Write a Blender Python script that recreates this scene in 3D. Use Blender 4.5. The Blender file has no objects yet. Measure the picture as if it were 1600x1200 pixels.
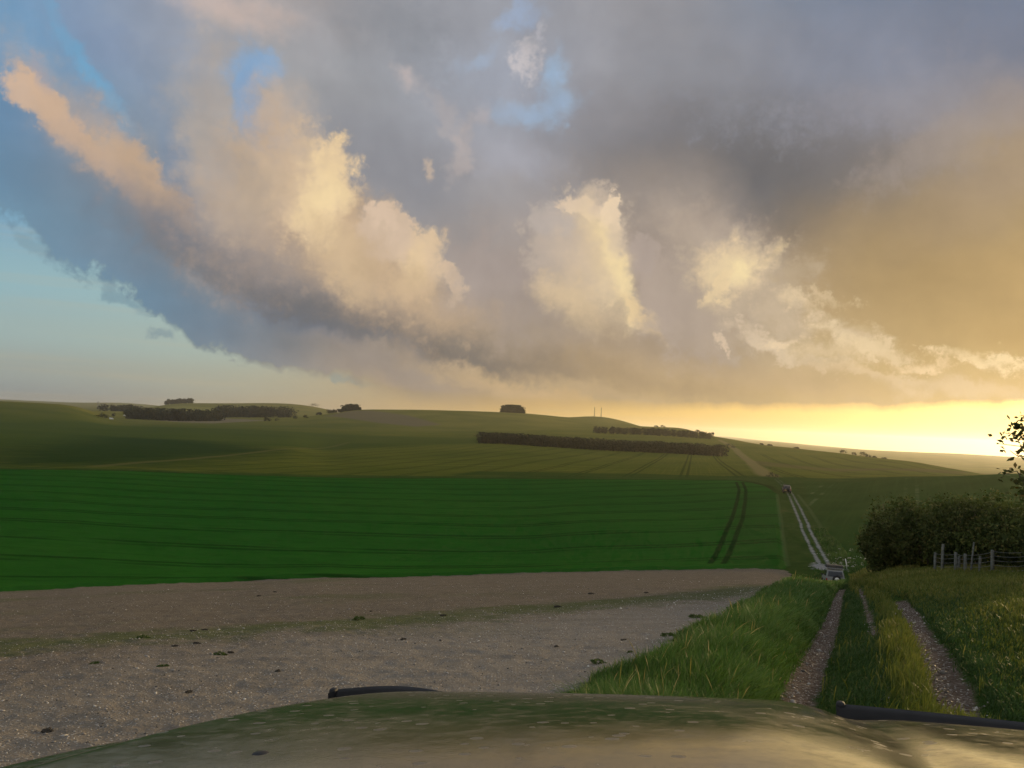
import bpy, math, random
import numpy as np
from mathutils import Vector, Matrix

S = bpy.context.scene
COL = S.collection
rng = np.random.default_rng(11)
random.seed(11)
R = math.radians

# ------------------------------------------------------------------ camera
F_PX, PITCH, ROLL = 1232.0, R(2.88), R(2.5)
fw = Vector((0, math.cos(PITCH), math.sin(PITCH)))
up0 = Vector((0, -math.sin(PITCH), math.cos(PITCH)))
rt0 = Vector((1, 0, 0))
rt = rt0 * math.cos(ROLL) + up0 * math.sin(ROLL)
up = up0 * math.cos(ROLL) - rt0 * math.sin(ROLL)
cam_data = bpy.data.cameras.new('camera')
cam = bpy.data.objects.new('camera', cam_data)
COL.objects.link(cam)
cam.matrix_world = Matrix(((rt.x, up.x, -fw.x, 0), (rt.y, up.y, -fw.y, 0), (rt.z, up.z, -fw.z, 0), (0, 0, 0, 1)))
cam_data.sensor_width = 36.0
cam_data.lens = 36.0 * F_PX / 1600.0
cam_data.clip_start = 0.05
cam_data.clip_end = 60000
S.camera = cam
S.view_settings.view_transform = 'Standard'
S.view_settings.look = 'None'
S.view_settings.gamma = 1
S.view_settings.exposure = 0.0
S.render.engine = 'CYCLES'
S.cycles.use_denoising = True
S.cycles.max_bounces = 6
S.cycles.diffuse_bounces = 2
S.cycles.glossy_bounces = 2
S.cycles.volume_bounces = 0
S.cycles.transparent_max_bounces = 8
S.cycles.use_adaptive_sampling = True
S.cycles.adaptive_threshold = 0.02
S.cycles.adaptive_min_samples = 20

SUN_AZ, SUN_EL = R(44.0), R(4.2)


def pdir(x, y):
    """direction of a point of the photograph (1600 x 1200)"""
    return (fw + rt * ((x - 800) / F_PX) + up * ((600 - y) / F_PX)).normalized()


def azel(x, y):
    v = pdir(x, y)
    return math.degrees(math.atan2(v.x, v.y)), math.degrees(math.asin(v.z))


def lin(c):
    return tuple(((v / 255) / 12.92 if v <= 10 else (((v / 255) + 0.055) / 1.055) ** 2.4) for v in c)


# ------------------------------------------------------------------ node helper
class G:
    """writes node trees as expressions"""
    def __init__(s, nt):
        s.nt = nt

    def node(s, t, **kw):
        n = s.nt.nodes.new(t)
        for k, v in kw.items():
            setattr(n, k, v)
        return n

    def put(s, sock, v):
        if isinstance(v, bpy.types.NodeSocket):
            s.nt.links.new(v, sock)
        elif v is not None:
            if isinstance(v, (tuple, list)) and sock.type == 'RGBA' and len(v) == 3:
                v = (*v, 1)
            sock.default_value = v

    def m(s, op, a, b=None, c=None, clamp=False):
        n = s.node('ShaderNodeMath', operation=op, use_clamp=clamp)
        s.put(n.inputs[0], a)
        if b is not None: s.put(n.inputs[1], b)
        if c is not None: s.put(n.inputs[2], c)
        return n.outputs[0]

    def add(s, a, b): return s.m('ADD', a, b)
    def sub(s, a, b): return s.m('SUBTRACT', a, b)
    def mul(s, a, b): return s.m('MULTIPLY', a, b)
    def mad(s, a, b, c): return s.m('MULTIPLY_ADD', a, b, c)
    def mx(s, a, b): return s.m('MAXIMUM', a, b)
    def mn(s, a, b): return s.m('MINIMUM', a, b)

    def ss(s, x, a, b, lo=0.0, hi=1.0, kind='SMOOTHSTEP'):
        n = s.node('ShaderNodeMapRange', interpolation_type=kind, clamp=True)
        s.put(n.inputs['Value'], x)
        s.put(n.inputs['From Min'], a); s.put(n.inputs['From Max'], b)
        s.put(n.inputs['To Min'], lo); s.put(n.inputs['To Max'], hi)
        return n.outputs[0]

    def mix(s, f, a, b, blend='MIX'):
        n = s.node('ShaderNodeMix', data_type='RGBA', blend_type=blend)
        s.put(n.inputs[0], f); s.put(n.inputs[6], a); s.put(n.inputs[7], b)
        return n.outputs[2]

    def noise(s, vec, scale, detail=4, rough=0.55, lac=2.0, dist=0.0):
        n = s.node('ShaderNodeTexNoise')
        s.put(n.inputs['Vector'], vec)
        n.inputs['Scale'].default_value = scale
        n.inputs['Detail'].default_value = detail
        n.inputs['Roughness'].default_value = rough
        n.inputs['Lacunarity'].default_value = lac
        n.inputs['Distortion'].default_value = dist
        return n.outputs['Fac'], n.outputs['Color']

    def sep(s, v):
        n = s.node('ShaderNodeSeparateXYZ'); s.put(n.inputs[0], v)
        return n.outputs[0], n.outputs[1], n.outputs[2]

    def comb(s, x, y, z=0.0):
        n = s.node('ShaderNodeCombineXYZ')
        s.put(n.inputs[0], x); s.put(n.inputs[1], y); s.put(n.inputs[2], z)
        return n.outputs[0]

    def ramp(s, f, stops, interp='LINEAR'):
        n = s.node('ShaderNodeValToRGB')
        cr = n.color_ramp
        cr.interpolation = interp
        while len(cr.elements) < len(stops): cr.elements.new(0.5)
        for e, (p, c) in zip(cr.elements, stops):
            e.position = p
        for e, (p, c) in zip(cr.elements, stops):
            e.color = (*c, 1) if len(c) == 3 else c
        s.put(n.inputs[0], f)
        return n.outputs[0]

    def attr(s, name):
        n = s.node('ShaderNodeAttribute', attribute_name=name)
        return n.outputs['Fac']


# ------------------------------------------------------------------ world: evening sky with a broken cloud deck
world = bpy.data.worlds.new('World')
S.world = world
world.use_nodes = True
wt = world.node_tree
wt.nodes.clear()
g = G(wt)
D = g.node('ShaderNodeTexCoord').outputs['Generated']
dx, dy, dz = g.sep(D)
AZ = g.mul(g.m('ARCTAN2', dx, dy), 57.2958)
EL = g.mul(g.m('ARCSINE', g.m('MINIMUM', g.m('MAXIMUM', dz, -1.0), 1.0)), 57.2958)

sky = g.node('ShaderNodeTexSky', sky_type='NISHITA', sun_disc=False, sun_elevation=SUN_EL, sun_rotation=SUN_AZ,
             altitude=150, air_density=1.0, dust_density=1.6, ozone_density=1.2)

n1 = g.noise(D, 3.2, 6, 0.52)[1]
n2 = g.noise(D, 11.0, 7, 0.6)[1]
n3 = g.noise(D, 36.0, 5, 0.66)[1]
a1, b1, c1 = g.sep(n1)
a2, b2, c2 = g.sep(n2)
a3, b3, c3 = g.sep(n3)
# slow and fine swirls of the cloud coordinates (degrees)
AZs = g.mad(g.sub(a1, 0.5), 9.0, g.mad(g.sub(a2, 0.5), 3.0, AZ))
ELs = g.mad(g.sub(b1, 0.5), 6.0, g.mad(g.sub(b2, 0.5), 2.5, EL))
AZf = g.mad(g.sub(a1, 0.5), 2.0, g.mad(g.sub(a2, 0.5), 5.0, g.mad(g.sub(a3, 0.5), 2.6, AZ)))
ELf = g.mad(g.sub(b1, 0.5), 1.5, g.mad(g.sub(b2, 0.5), 4.2, g.mad(g.sub(b3, 0.5), 2.2, EL)))
TEAR = g.add(g.mul(g.sub(c2, .5), 1.2), g.mul(g.sub(c3, .5), 1.0))
BIL = g.add(g.mul(g.m('ABSOLUTE', g.sub(b3, .5)), 2.4), g.mul(g.m('ABSOLUTE', g.sub(a2, .5)), 1.6))
TEAR = g.sub(g.add(TEAR, .32), BIL)
VF = g.comb(AZf, ELf)
VS = g.comb(AZs, ELs)

XS = [0, 200, 400, 600, 800, 1000, 1200, 1400, 1600]
DECK_Y = [0, 80, 160, 240, 320, 400, 480, 560, 620]
DECK = [
 [(115,155,190),(140,150,170),(180,168,162),(150,150,155),(158,160,168),(150,147,150),(125,135,152),(112,124,145),(105,118,140)],
 [(110,150,185),(130,148,172),(165,165,168),(154,155,160),(160,165,178),(152,150,152),(138,143,155),(125,132,150),(120,126,143)],
 [(100,140,175),(128,147,170),(162,162,164),(155,157,163),(163,169,184),(148,145,148),(132,134,145),(136,137,148),(146,138,138)],
 [(98,133,164),(125,144,164),(162,156,150),(150,150,155),(163,163,170),(145,140,142),(118,118,124),(130,125,128),(175,155,128)],
 [(103,142,168),(128,138,148),(152,144,137),(148,146,150),(163,157,156),(162,149,139),(120,115,112),(140,125,112),(185,158,110)],
 [(115,150,172),(110,132,152),(126,128,132),(156,147,140),(163,151,145),(168,151,139),(163,140,117),(172,146,105),(190,160,105)],
 [(122,157,178),(108,142,166),(110,122,136),(130,122,114),(158,144,130),(165,150,138),(185,165,140),(190,160,110),(185,150,95)],
 [(128,162,178),(118,148,168),(122,134,146),(168,149,131),(183,159,126),(157,135,109),(178,157,127),(205,178,130),(200,165,100)],
 [(150,155,155),(150,155,155),(165,158,145),(175,155,130),(198,164,118),(203,173,124),(190,161,112),(205,175,125),(212,182,130)],
]
CLEAR_Y = [340, 420, 500, 560, 610, 650, 700]
CLEAR = [
 [(130,175,205),(135,180,205),(140,180,200),(150,180,190),(160,180,185),(190,190,180),(215,200,170),(235,215,160),(245,225,150)],
 [(152,192,204),(156,194,204),(160,194,200),(165,188,185),(175,185,170),(195,190,165),(220,205,160),(240,220,150),(250,230,150)],
 [(164,189,191),(168,196,196),(172,196,190),(176,186,172),(185,180,155),(205,185,140),(230,205,140),(245,225,140),(252,236,150)],
 [(166,177,173),(175,185,176),(177,190,182),(182,176,155),(192,172,130),(215,185,125),(240,208,130),(250,232,140),(255,244,160)],
 [(150,162,166),(166,170,162),(182,180,160),(190,170,138),(202,170,115),(228,188,115),(250,210,125),(255,236,145),(255,250,165)],
 [(138,152,160),(158,162,160),(184,172,146),(200,172,128),(222,184,112),(246,206,124),(254,216,132),(255,240,152),(255,254,168)],
 [(138,152,160),(158,162,160),(184,172,146),(200,172,128),(222,184,118),(248,208,130),(255,222,150),(255,236,160),(255,252,165)],
]


def table(tab, ys):
    t = np.array([[lin(c) for c in row] for row in tab])
    def at(x, y):
        fx = np.interp(x, XS, range(len(XS))); fy = np.interp(y, ys, range(len(ys)))
        i, j = min(int(fx), len(XS) - 2), min(int(fy), len(ys) - 2)
        u, v = fx - i, fy - j
        return tuple((t[j, i] * (1 - u) + t[j, i + 1] * u) * (1 - v) + (t[j + 1, i] * (1 - u) + t[j + 1, i + 1] * u) * v)
    return at


def to_px(az, el):
    a, e = R(az), R(el)
    v = Vector((math.sin(a) * math.cos(e), math.cos(a) * math.cos(e), math.sin(e)))
    d = v.dot(fw)
    return 800 + F_PX * v.dot(rt) / d, 600 - F_PX * v.dot(up) / d


def sheet(at, els, az_s, el_s):
    azs = np.linspace(-34, 34, 15)
    f = g.ss(az_s, -40, 40, kind='LINEAR')
    out = None
    for k, el in enumerate(els):
        st = [((az + 40) / 80, at(*to_px(az, el))) for az in azs]
        row = g.ramp(f, st, 'B_SPLINE')
        out = row if out is None else g.mix(g.ss(el_s, els[k - 1], el), out, row)
    return out


deck = sheet(table(DECK, DECK_Y), [1, 3.5, 6.5, 10, 13.5, 17, 20.5, 24, 28], AZs, ELs)
clear = sheet(table(CLEAR, CLEAR_Y), [-1.5, 0.3, 2, 4.5, 7.5, 12], AZ, EL)


def feat(base, px, py, rx, ry, ang, col, alpha=1.0, soft=0.7, side=None, vec=None, tear=.5):
    """one billow: an ellipse (degrees of sky) with a soft or torn rim; side: (from, to) fades it along its long axis"""
    az, el = azel(px, py)
    k = 57.2958 / F_PX
    mp = g.node('ShaderNodeMapping', vector_type='TEXTURE')
    sq = g.node('ShaderNodeVectorMath', operation='MULTIPLY_ADD')      # keeps the billows in painter's order
    g.put(sq.inputs[0], base); sq.inputs[1].default_value = (1e-9, 1e-9, 1e-9); g.put(sq.inputs[2], vec or VF)
    g.put(mp.inputs['Vector'], sq.outputs[0])
    mp.inputs['Location'].default_value = (az, el, 0)
    mp.inputs['Rotation'].default_value = (0, 0, R(-ang - 2.5))
    mp.inputs['Scale'].default_value = (rx * k / math.cos(R(el)), ry * k, 1)
    ln = g.node('ShaderNodeVectorMath', operation='LENGTH')
    g.put(ln.inputs[0], mp.outputs[0])
    rr = ln.outputs['Value'] if vec else g.mad(TEAR, tear, ln.outputs['Value'])
    fac = g.ss(rr, 1.0 + soft * 0.35, 1.0 - soft * 0.65, 0.0, alpha)
    if side:
        ax, lo, hi = side
        p = g.sep(mp.outputs[0])[0 if ax == 'x' else 1]
        fac = g.mul(fac, g.ss(p, lo, hi))
    return g.mix(fac, base, lin(col))


# side 'y': +1 is the upper edge of the ellipse in the sky
d = deck
d = feat(d, 1190, 300, 300, 105, 8, (100, 100, 104), .85, 1.5, vec=VS)
d = feat(d, 1500, 460, 220, 110, 15, (164, 138, 96), .8, 1.5, vec=VS)
d = feat(d, 1330, 60, 130, 60, -20, (128, 134, 150), .5, 1.4, vec=VS)
d = feat(d, 1570, 260, 130, 50, -50, (164, 142, 116), .6, 1.4, vec=VS)
d = feat(d, 1090, 350, 130, 60, 30, (176, 160, 146), .6, 1.4, vec=VS)
d = feat(d, 1380, 160, 160, 40, -10, (142, 142, 152), .5, 1.4, tear=1.0)
d = feat(d, 1080, 130, 160, 60, 20, (140, 142, 150), .5, 1.4, tear=1.0)
d = feat(d, 1480, 230, 110, 36, -30, (158, 146, 140), .5, 1.4, tear=1.0)
d = feat(d, 580, 20, 120, 50, 10, (140, 143, 150), .6, 1.4, tear=.8)
d = feat(d, 650, 70, 70, 40, 40, (138, 141, 148), .6, 1.4, tear=.8)
d = feat(d, 470, 60, 70, 40, 40, (172, 170, 174), .5, 1.4, tear=.8)
d = feat(d, 600, 260, 130, 70, 20, (140, 141, 148), .75, 1.4, vec=VS)
d = feat(d, 345, 8, 80, 30, 0, (202, 182, 172), .8, 1.4)
d = feat(d, 170, 60, 70, 40, 30, (124, 142, 170), .5, 1.4)
# blue gaps
d = feat(d, 145, 108, 84, 15, 50, (112, 164, 198), .85, 1.2)
d = feat(d, 30, 60, 130, 60, 30, (108, 152, 186), .6, 1.4)
d = feat(d, 285, 262, 34, 90, -24, (122, 140, 164), .7, 1.3)
d = feat(d, 330, 220, 48, 170, -12, (180, 168, 158), .8, 1.2)
d = feat(d, 396, 110, 44, 34, 0, (138, 170, 204), .95, .9, tear=.3)
d = feat(d, 386, 160, 26, 55, -8, (134, 164, 198), .9, .9, tear=.3)
d = feat(d, 415, 225, 20, 52, -24, (126, 150, 180), .85, 1.0, tear=.3)
d = feat(d, 862, 112, 24, 36, 8, (160, 190, 220), .7, 1.4)
d = feat(d, 838, 176, 64, 22, -5, (160, 188, 218), .6, 1.5)
d = feat(d, 886, 165, 22, 22, 0, (158, 184, 212), .5, 1.4)
d = feat(d, 805, 35, 40, 18, -30, (158, 176, 204), .7, 1.2)
d = feat(d, 752, 98, 36, 16, -30, (162, 178, 200), .6, 1.3)
d = feat(d, 800, 250, 90, 30, 0, (168, 168, 178), .6, 1.4)
# pale torn puffs high up
d = feat(d, 822, 80, 15, 32, 8, (204, 196, 196), .75, 1.1, tear=1.1)
d = feat(d, 836, 42, 12, 14, 20, (194, 190, 196), .6, 1.2, tear=1.0)
d = feat(d, 635, 122, 26, 16, 30, (196, 182, 178), .65, 1.2, tear=.9)
d = feat(d, 690, 180, 66, 14, 50, (178, 170, 170), .55, 1.2, tear=1.0)
d = feat(d, 718, 245, 15, 50, 22, (184, 172, 168), .6, 1.2, tear=1.0)
d = feat(d, 762, 190, 18, 18, 0, (184, 174, 174), .5, 1.2, tear=1.0)
d = feat(d, 662, 266, 9, 16, -25, (204, 182, 162), .7, 1.1, tear=.6)
# the left streak
d = feat(d, 170, 262, 200, 58, 40, (182, 164, 150), .85, 1.3, side=('y', -1.0, .2))
d = feat(d, 110, 200, 30, 22, 30, (176, 160, 154), .6, 1.2)
d = feat(d, 60, 155, 42, 30, 25, (208, 178, 152), .9, .5)
d = feat(d, 122, 222, 116, 27, 42, (204, 174, 148), .88, .7, side=('y', -1.1, .1))
d = feat(d, 222, 292, 82, 44, 38, (204, 172, 140), .88, .7, side=('y', -1.0, 0.3))
d = feat(d, 60, 105, 12, 24, -20, (160, 156, 164), .6, 1.2)
# slate base and its lower lip running down to the right
d = feat(d, 420, 470, 300, 80, 24, (100, 113, 132), .9, 1.5, side=('y', -.45, .25), tear=.15)
d = feat(d, 480, 497, 260, 66, 17, (108, 108, 112), .9, 1.5, side=('y', -.26, .12), tear=.15)
d = feat(d, 745, 568, 290, 56, 12.5, (116, 109, 104), .92, 1.5, side=('y', -.26, .12), tear=.15)
d = feat(d, 1000, 596, 170, 44, 6, (156, 136, 112), .6, 1.5, side=('y', -.5, .3), tear=.15)
d = feat(d, 690, 575, 200, 16, 12, (190, 166, 136), .5, 1.3, side=('x', -1.0, 0.2))
d = feat(d, 900, 612, 260, 20, 6, (200, 172, 132), .6, 1.4, tear=.2)
d = feat(d, 600, 565, 120, 20, 14, (172, 154, 136), .5, 1.4, tear=.2)
d = feat(d, 770, 440, 110, 70, 20, (166, 152, 146), .75, .9, tear=.6)
d = feat(d, 820, 500, 120, 50, 10, (158, 144, 134), .7, 1.3)
d = feat(d, 1080, 470, 90, 90, 20, (176, 160, 148), .7, .8, tear=.6)
d = feat(d, 1180, 440, 120, 80, 25, (186, 168, 146), .7, .9, tear=.7)
# main golden billow
d = feat(d, 420, 330, 110, 120, 25, (188, 166, 148), .75, 1.2, tear=.4)
d = feat(d, 500, 420, 150, 60, 34, (184, 160, 136), .7, 1.3, side=('y', -1.1, .2))
d = feat(d, 440, 205, 56, 80, -30, (196, 176, 158), .8, 1.1)
d = feat(d, 535, 382, 215, 86, 36, (196, 168, 138), .95, .8, side=('y', -1.1, .35))
d = feat(d, 400, 300, 60, 70, 20, (186, 168, 148), .6, 1.3)
d = feat(d, 478, 285, 70, 90, 12, (216, 190, 159), .95, .5, side=('x', -1.1, .35))
d = feat(d, 520, 250, 26, 34, 10, (228, 200, 162), .85, .7)
d = feat(d, 495, 300, 46, 84, 10, (241, 213, 166), .9, .9, side=('x', -1.1, .3))
d = feat(d, 500, 310, 26, 46, 10, (247, 220, 170), .75, 1.3)
d = feat(d, 550, 400, 90, 48, 42, (218, 190, 152), .8, 1.3)
d = feat(d, 602, 366, 50, 44, 35, (212, 187, 162), .95, .45, side=('y', -1.1, .1))
d = feat(d, 650, 412, 46, 58, 8, (222, 194, 159), .92, .5, side=('x', -1.1, .2))
d = feat(d, 642, 420, 22, 40, 8, (232, 203, 159), .7, 1.3)
d = feat(d, 592, 342, 34, 12, 28, (221, 195, 170), .75, .8)
d = feat(d, 655, 372, 16, 16, 0, (221, 194, 160), .7, .8)
d = feat(d, 706, 432, 44, 15, 46, (219, 191, 159), .85, .5)
d = feat(d, 650, 450, 140, 36, 22, (186, 160, 130), .65, 1.4)
d = feat(d, 735, 420, 60, 60, 20, (166, 153, 146), .6, 1.3)
# centre cumulus
d = feat(d, 902, 400, 94, 100, 14, (188, 172, 158), .96, .35, tear=.45, side=('y', -1.15, -.1))
d = feat(d, 860, 340, 34, 36, 10, (184, 172, 164), .85, .6)
d = feat(d, 925, 400, 66, 84, 14, (211, 188, 160), .85, 1.3)
d = feat(d, 905, 478, 74, 42, 20, (218, 192, 153), .7, 1.4)
d = feat(d, 856, 468, 38, 28, 10, (222, 195, 156), .5, 1.3)
d = feat(d, 908, 330, 54, 15, 12, (224, 200, 173), .85, .5, tear=.8)
d = feat(d, 952, 346, 24, 28, 0, (235, 210, 178), .92, .4, tear=.7)
d = feat(d, 940, 418, 98, 44, 57, (229, 204, 162), .8, 1.1, side=('y', -1.1, .4))
d = feat(d, 962, 430, 84, 22, 57, (245, 220, 168), .8, 1.1, side=('y', -1.1, .5))
d = feat(d, 1004, 488, 46, 14, 38, (234, 205, 158), .75, 1.0)
d = feat(d, 960, 375, 20, 30, 10, (216, 194, 165), .7, .9)
d = feat(d, 1030, 450, 36, 80, -20, (178, 161, 148), .8, .7, tear=.6)
d = feat(d, 1010, 400, 22, 40, -10, (176, 160, 150), .8, .7)
# right-hand torn gold
d = feat(d, 1120, 360, 90, 40, 20, (180, 163, 148), .6, 1.3, tear=.8)
d = feat(d, 1158, 418, 66, 46, -22, (216, 192, 158), .9, .9, tear=.8)
d = feat(d, 1160, 420, 48, 30, -25, (227, 203, 162), .75, .9, tear=1.0)
d = feat(d, 1168, 424, 22, 16, -30, (244, 221, 169), .8, 1.3, tear=.8)
d = feat(d, 1212, 392, 22, 14, -50, (219, 194, 153), .65, 1.0, tear=.8)
d = feat(d, 1130, 445, 40, 10, -35, (231, 205, 162), .75, .9, tear=.8)
d = feat(d, 1258, 474, 46, 18, 22, (224, 200, 163), .75, 1.0, tear=1.0)
d = feat(d, 1230, 500, 60, 24, 20, (196, 176, 150), .7, 1.2, tear=1.0)
d = feat(d, 1196, 532, 56, 12, 28, (219, 197, 169), .75, 1.0, tear=.9)
d = feat(d, 1212, 528, 22, 8, 0, (235, 210, 175), .8, 1.0, tear=.9)
d = feat(d, 1120, 518, 12, 7, 40, (221, 197, 169), .7, .9, tear=.7)
d = feat(d, 1330, 520, 80, 26, 14, (214, 191, 158), .75, 1.2, tear=1.2)
d = feat(d, 1300, 515, 40, 12, 8, (227, 204, 166), .7, 1.1, tear=1.2)
d = feat(d, 1310, 550, 90, 18, 6, (221, 197, 159), .7, 1.2, tear=1.2)
d = feat(d, 1390, 545, 60, 16, 10, (224, 200, 160), .7, .8, tear=1.3)
d = feat(d, 1275, 565, 70, 12, 8, (212, 190, 159), .6, .8, tear=1.2)
d = feat(d, 1360, 585, 90, 12, 4, (224, 198, 158), .6, .9, tear=1.2)
d = feat(d, 1250, 430, 50, 26, 30, (176, 156, 128), .6, .8, tear=1.2)
d = feat(d, 1300, 470, 46, 14, 20, (211, 187, 150), .6, .8, tear=1.3)
d = feat(d, 1435, 570, 34, 11, 6, (241, 213, 170), .75, 1.0, tear=1.0)
d = feat(d, 1570, 568, 100, 11, 5, (244, 220, 175), .75, 1.2, tear=1.0)
d = feat(d, 1500, 604, 130, 16, 3, (211, 187, 152), .7, 1.2)
d = feat(d, 1220, 590, 200, 26, 6, (188, 162, 128), .55, 1.4)
deck = d
# fine mottling of the vapour, and sun-side relief shading painted into its colour
sv = g.node('ShaderNodeVectorMath', operation='ADD')
g.put(sv.inputs[0], D); sv.inputs[1].default_value = (.016, .006, .004)
DW = g.node('ShaderNodeVectorMath', operation='MULTIPLY_ADD')
g.put(DW.inputs[0], n1); DW.inputs[1].default_value = (.10, .10, .08); g.put(DW.inputs[2], D)
DW2 = g.node('ShaderNodeVectorMath', operation='ADD')
g.put(DW2.inputs[0], DW.outputs[0]); DW2.inputs[1].default_value = (-.013, -.002, -.010)
r1 = g.noise(DW.outputs[0], 7.0, 6, .52)[0]
r2 = g.noise(DW2.outputs[0], 7.0, 6, .52)[0]
relief = g.m('MULTIPLY_ADD', g.sub(r1, r2), .62, 1.0)
relief = g.mx(.86, g.mn(relief, 1.15))
mott = g.mul(relief, g.mul(g.ss(a2, .3, .7, .97, 1.03, 'LINEAR'), g.ss(c1, .3, .7, .96, 1.04, 'LINEAR')))
sc = g.node('ShaderNodeVectorMath', operation='SCALE')
g.put(sc.inputs[0], deck); g.put(sc.inputs['Scale'], mott)
deck = sc.outputs[0]

# lower rim of the deck: elevation / softness / raggedness along azimuth
RIM = [(-300, 190, .9, 2.2), (0, 345, .9, 2.4), (60, 375, .8, 2.4), (130, 412, .7, 2.6), (200, 462, .7, 2.6), (262, 492, .7, 2.4), (300, 522, .7, 2.0),
       (380, 546, .7, 1.8), (440, 566, .8, 1.6), (500, 582, .9, 1.6), (560, 600, 1.1, 1.3), (620, 617, 1.8, .8), (720, 634, 2.2, .5),
       (850, 638, 1.8, .4), (1000, 640, 1.3, .4), (1060, 634, .9, .5), (1150, 636, .8, .5), (1300, 638, .8, .45), (1450, 636, .8, .5),
       (1600, 632, .9, .5), (1900, 620, 1.2, .6)]
st = []
for x, y, so, ra in RIM:
    a, e = azel(x, y)
    st.append((min(1, max(0, (a + 50) / 100)), ((e + 5) / 30, so / 4, ra / 4)))
rim = g.ramp(g.ss(AZ, -50, 50, kind='LINEAR'), st)
rn = g.node('ShaderNodeSeparateColor'); g.put(rn.inputs[0], rim)
rim_el = g.mad(rn.outputs[0], 30.0, -5.0)
tear = g.add(g.mul(g.sub(c2, .5), 2.2), g.mul(g.sub(c3, .5), 0.9))
e_rel = g.mad(tear, g.mul(rn.outputs[2], 4.0), g.sub(EL, rim_el))
cover = g.ss(g.m('DIVIDE', e_rel, g.mul(rn.outputs[1], 4.0)), -.45, .55)

cl = clear
for (x, y, rx, ry, ang, c, al) in [(125, 448, 22, 7, 45, (128, 162, 178), .7), (185, 468, 46, 12, 22, (128, 160, 176), .8), (250, 521, 24, 9, -8, (138, 160, 170), .8),
                                   (372, 571, 9, 4, 0, (150, 158, 160), .7), (436, 578, 10, 4, 30, (160, 160, 155), .6), (520, 588, 46, 9, 14, (150, 160, 158), .8),
                                   (70, 395, 40, 14, 30, (132, 165, 182), .7)]:
    cl = feat(cl, x, y, rx, ry, ang, c, al, .9)
# level streaks low in the clear strip
strk = g.noise(g.comb(g.mul(AZ, .05), g.mul(EL, 1.3)), 1.0, 4, .5)[0]
cl = g.mix(g.mul(g.ss(strk, .5, .7), g.ss(EL, 1.0, 3.0, .25, .12)), cl, lin((206, 186, 150)))

# glow of the low sun behind the right edge
sund = (math.sin(SUN_AZ) * math.cos(SUN_EL), math.cos(SUN_AZ) * math.cos(SUN_EL), math.sin(SUN_EL))
dt = g.node('ShaderNodeVectorMath', operation='DOT_PRODUCT')
g.put(dt.inputs[0], D); dt.inputs[1].default_value = sund
glow = g.m('POWER', g.mx(dt.outputs['Value'], 0.0), 34.0)
glowc = g.node('ShaderNodeVectorMath', operation='SCALE')
glowc.inputs[0].default_value = (.6, .42, .13); g.put(glowc.inputs['Scale'], glow)
addv = g.node('ShaderNodeVectorMath', operation='ADD')
g.put(addv.inputs[0], cl); g.put(addv.inputs[1], glowc.outputs[0])
cl = addv.outputs[0]
vapour = g.mix(cover, cl, deck)

# overhead and behind: unseen deck carries on, made brighter to light the ground
over = g.ramp(g.noise(D, 2.6, 5, .55)[0], [(.3, (.29, .32, .37)), (.5, (.52, .54, .58)), (.7, (.78, .75, .71))])
beh = g.mx(g.ss(EL, 34, 52), g.ss(g.m('ABSOLUTE', AZ), 50, 85))
vapour = g.mix(beh, vapour, over)
vap_cov = g.mx(g.mul(g.mx(cover, beh), .97), .80)

bgA = g.node('ShaderNodeBackground'); g.put(bgA.inputs[0], sky.outputs[0]); bgA.inputs[1].default_value = 0.1
bgB = g.node('ShaderNodeBackground'); g.put(bgB.inputs[0], vapour); bgB.inputs[1].default_value = 1.0
ms = g.node('ShaderNodeMixShader')
g.put(ms.inputs[0], vap_cov); g.put(ms.inputs[1], bgA.outputs[0]); g.put(ms.inputs[2], bgB.outputs[0])
wo = g.node('ShaderNodeOutputWorld')
wt.links.new(ms.outputs[0], wo.inputs[0])

# ------------------------------------------------------------------ sun (veiled by cloud)
sl = bpy.data.lights.new('sun', 'SUN')
sl.energy = 4.6
sl.angle = R(4)
sl.color = (1.0, .72, .36)
so = bpy.data.objects.new('sun', sl)
COL.objects.link(so)
so.rotation_euler = Vector((-sund[0], -sund[1], -sund[2])).to_track_quat('-Z', 'Y').to_euler()
so.location = (60, 60, 30)

# ------------------------------------------------------------------ object helpers
def tag(o, label=None, cat=None, group=None, kind=None):
    if label: o['label'] = label
    if cat: o['category'] = cat
    if group: o['group'] = group
    if kind: o['kind'] = kind
    return o


def link(name, me, mat=None, parent=None, smooth=False):
    o = bpy.data.objects.new(name, me)
    COL.objects.link(o)
    if mat is not None:
        for mm in (mat if isinstance(mat, (list, tuple)) else [mat]): me.materials.append(mm)
    if smooth: me.shade_smooth()
    if parent is not None: o.parent = parent
    return o


def np_mesh(name, verts, faces):
    """verts n x 3, faces m x k (k fixed)"""
    me = bpy.data.meshes.new(name)
    verts = np.asarray(verts, np.float32); faces = np.asarray(faces, np.int32)
    k = faces.shape[1]
    me.vertices.add(len(verts)); me.vertices.foreach_set('co', verts.ravel())
    me.loops.add(faces.size); me.loops.foreach_set('vertex_index', faces.ravel())
    me.polygons.add(len(faces)); me.polygons.foreach_set('loop_start', np.arange(0, faces.size, k, dtype=np.int32))
    me.update(calc_edges=True); me.validate(verbose=False)
    return me


def fattr(me, name, vals):
    a = me.attributes.new(name, 'FLOAT', 'POINT')
    a.data.foreach_set('value', np.asarray(vals, np.float32))


def empty(name, loc, rz=0.0):
    o = bpy.data.objects.new(name, None)
    COL.objects.link(o)
    o.location = loc; o.rotation_euler = (0, 0, rz)
    o.empty_display_size = .2
    return o


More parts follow.
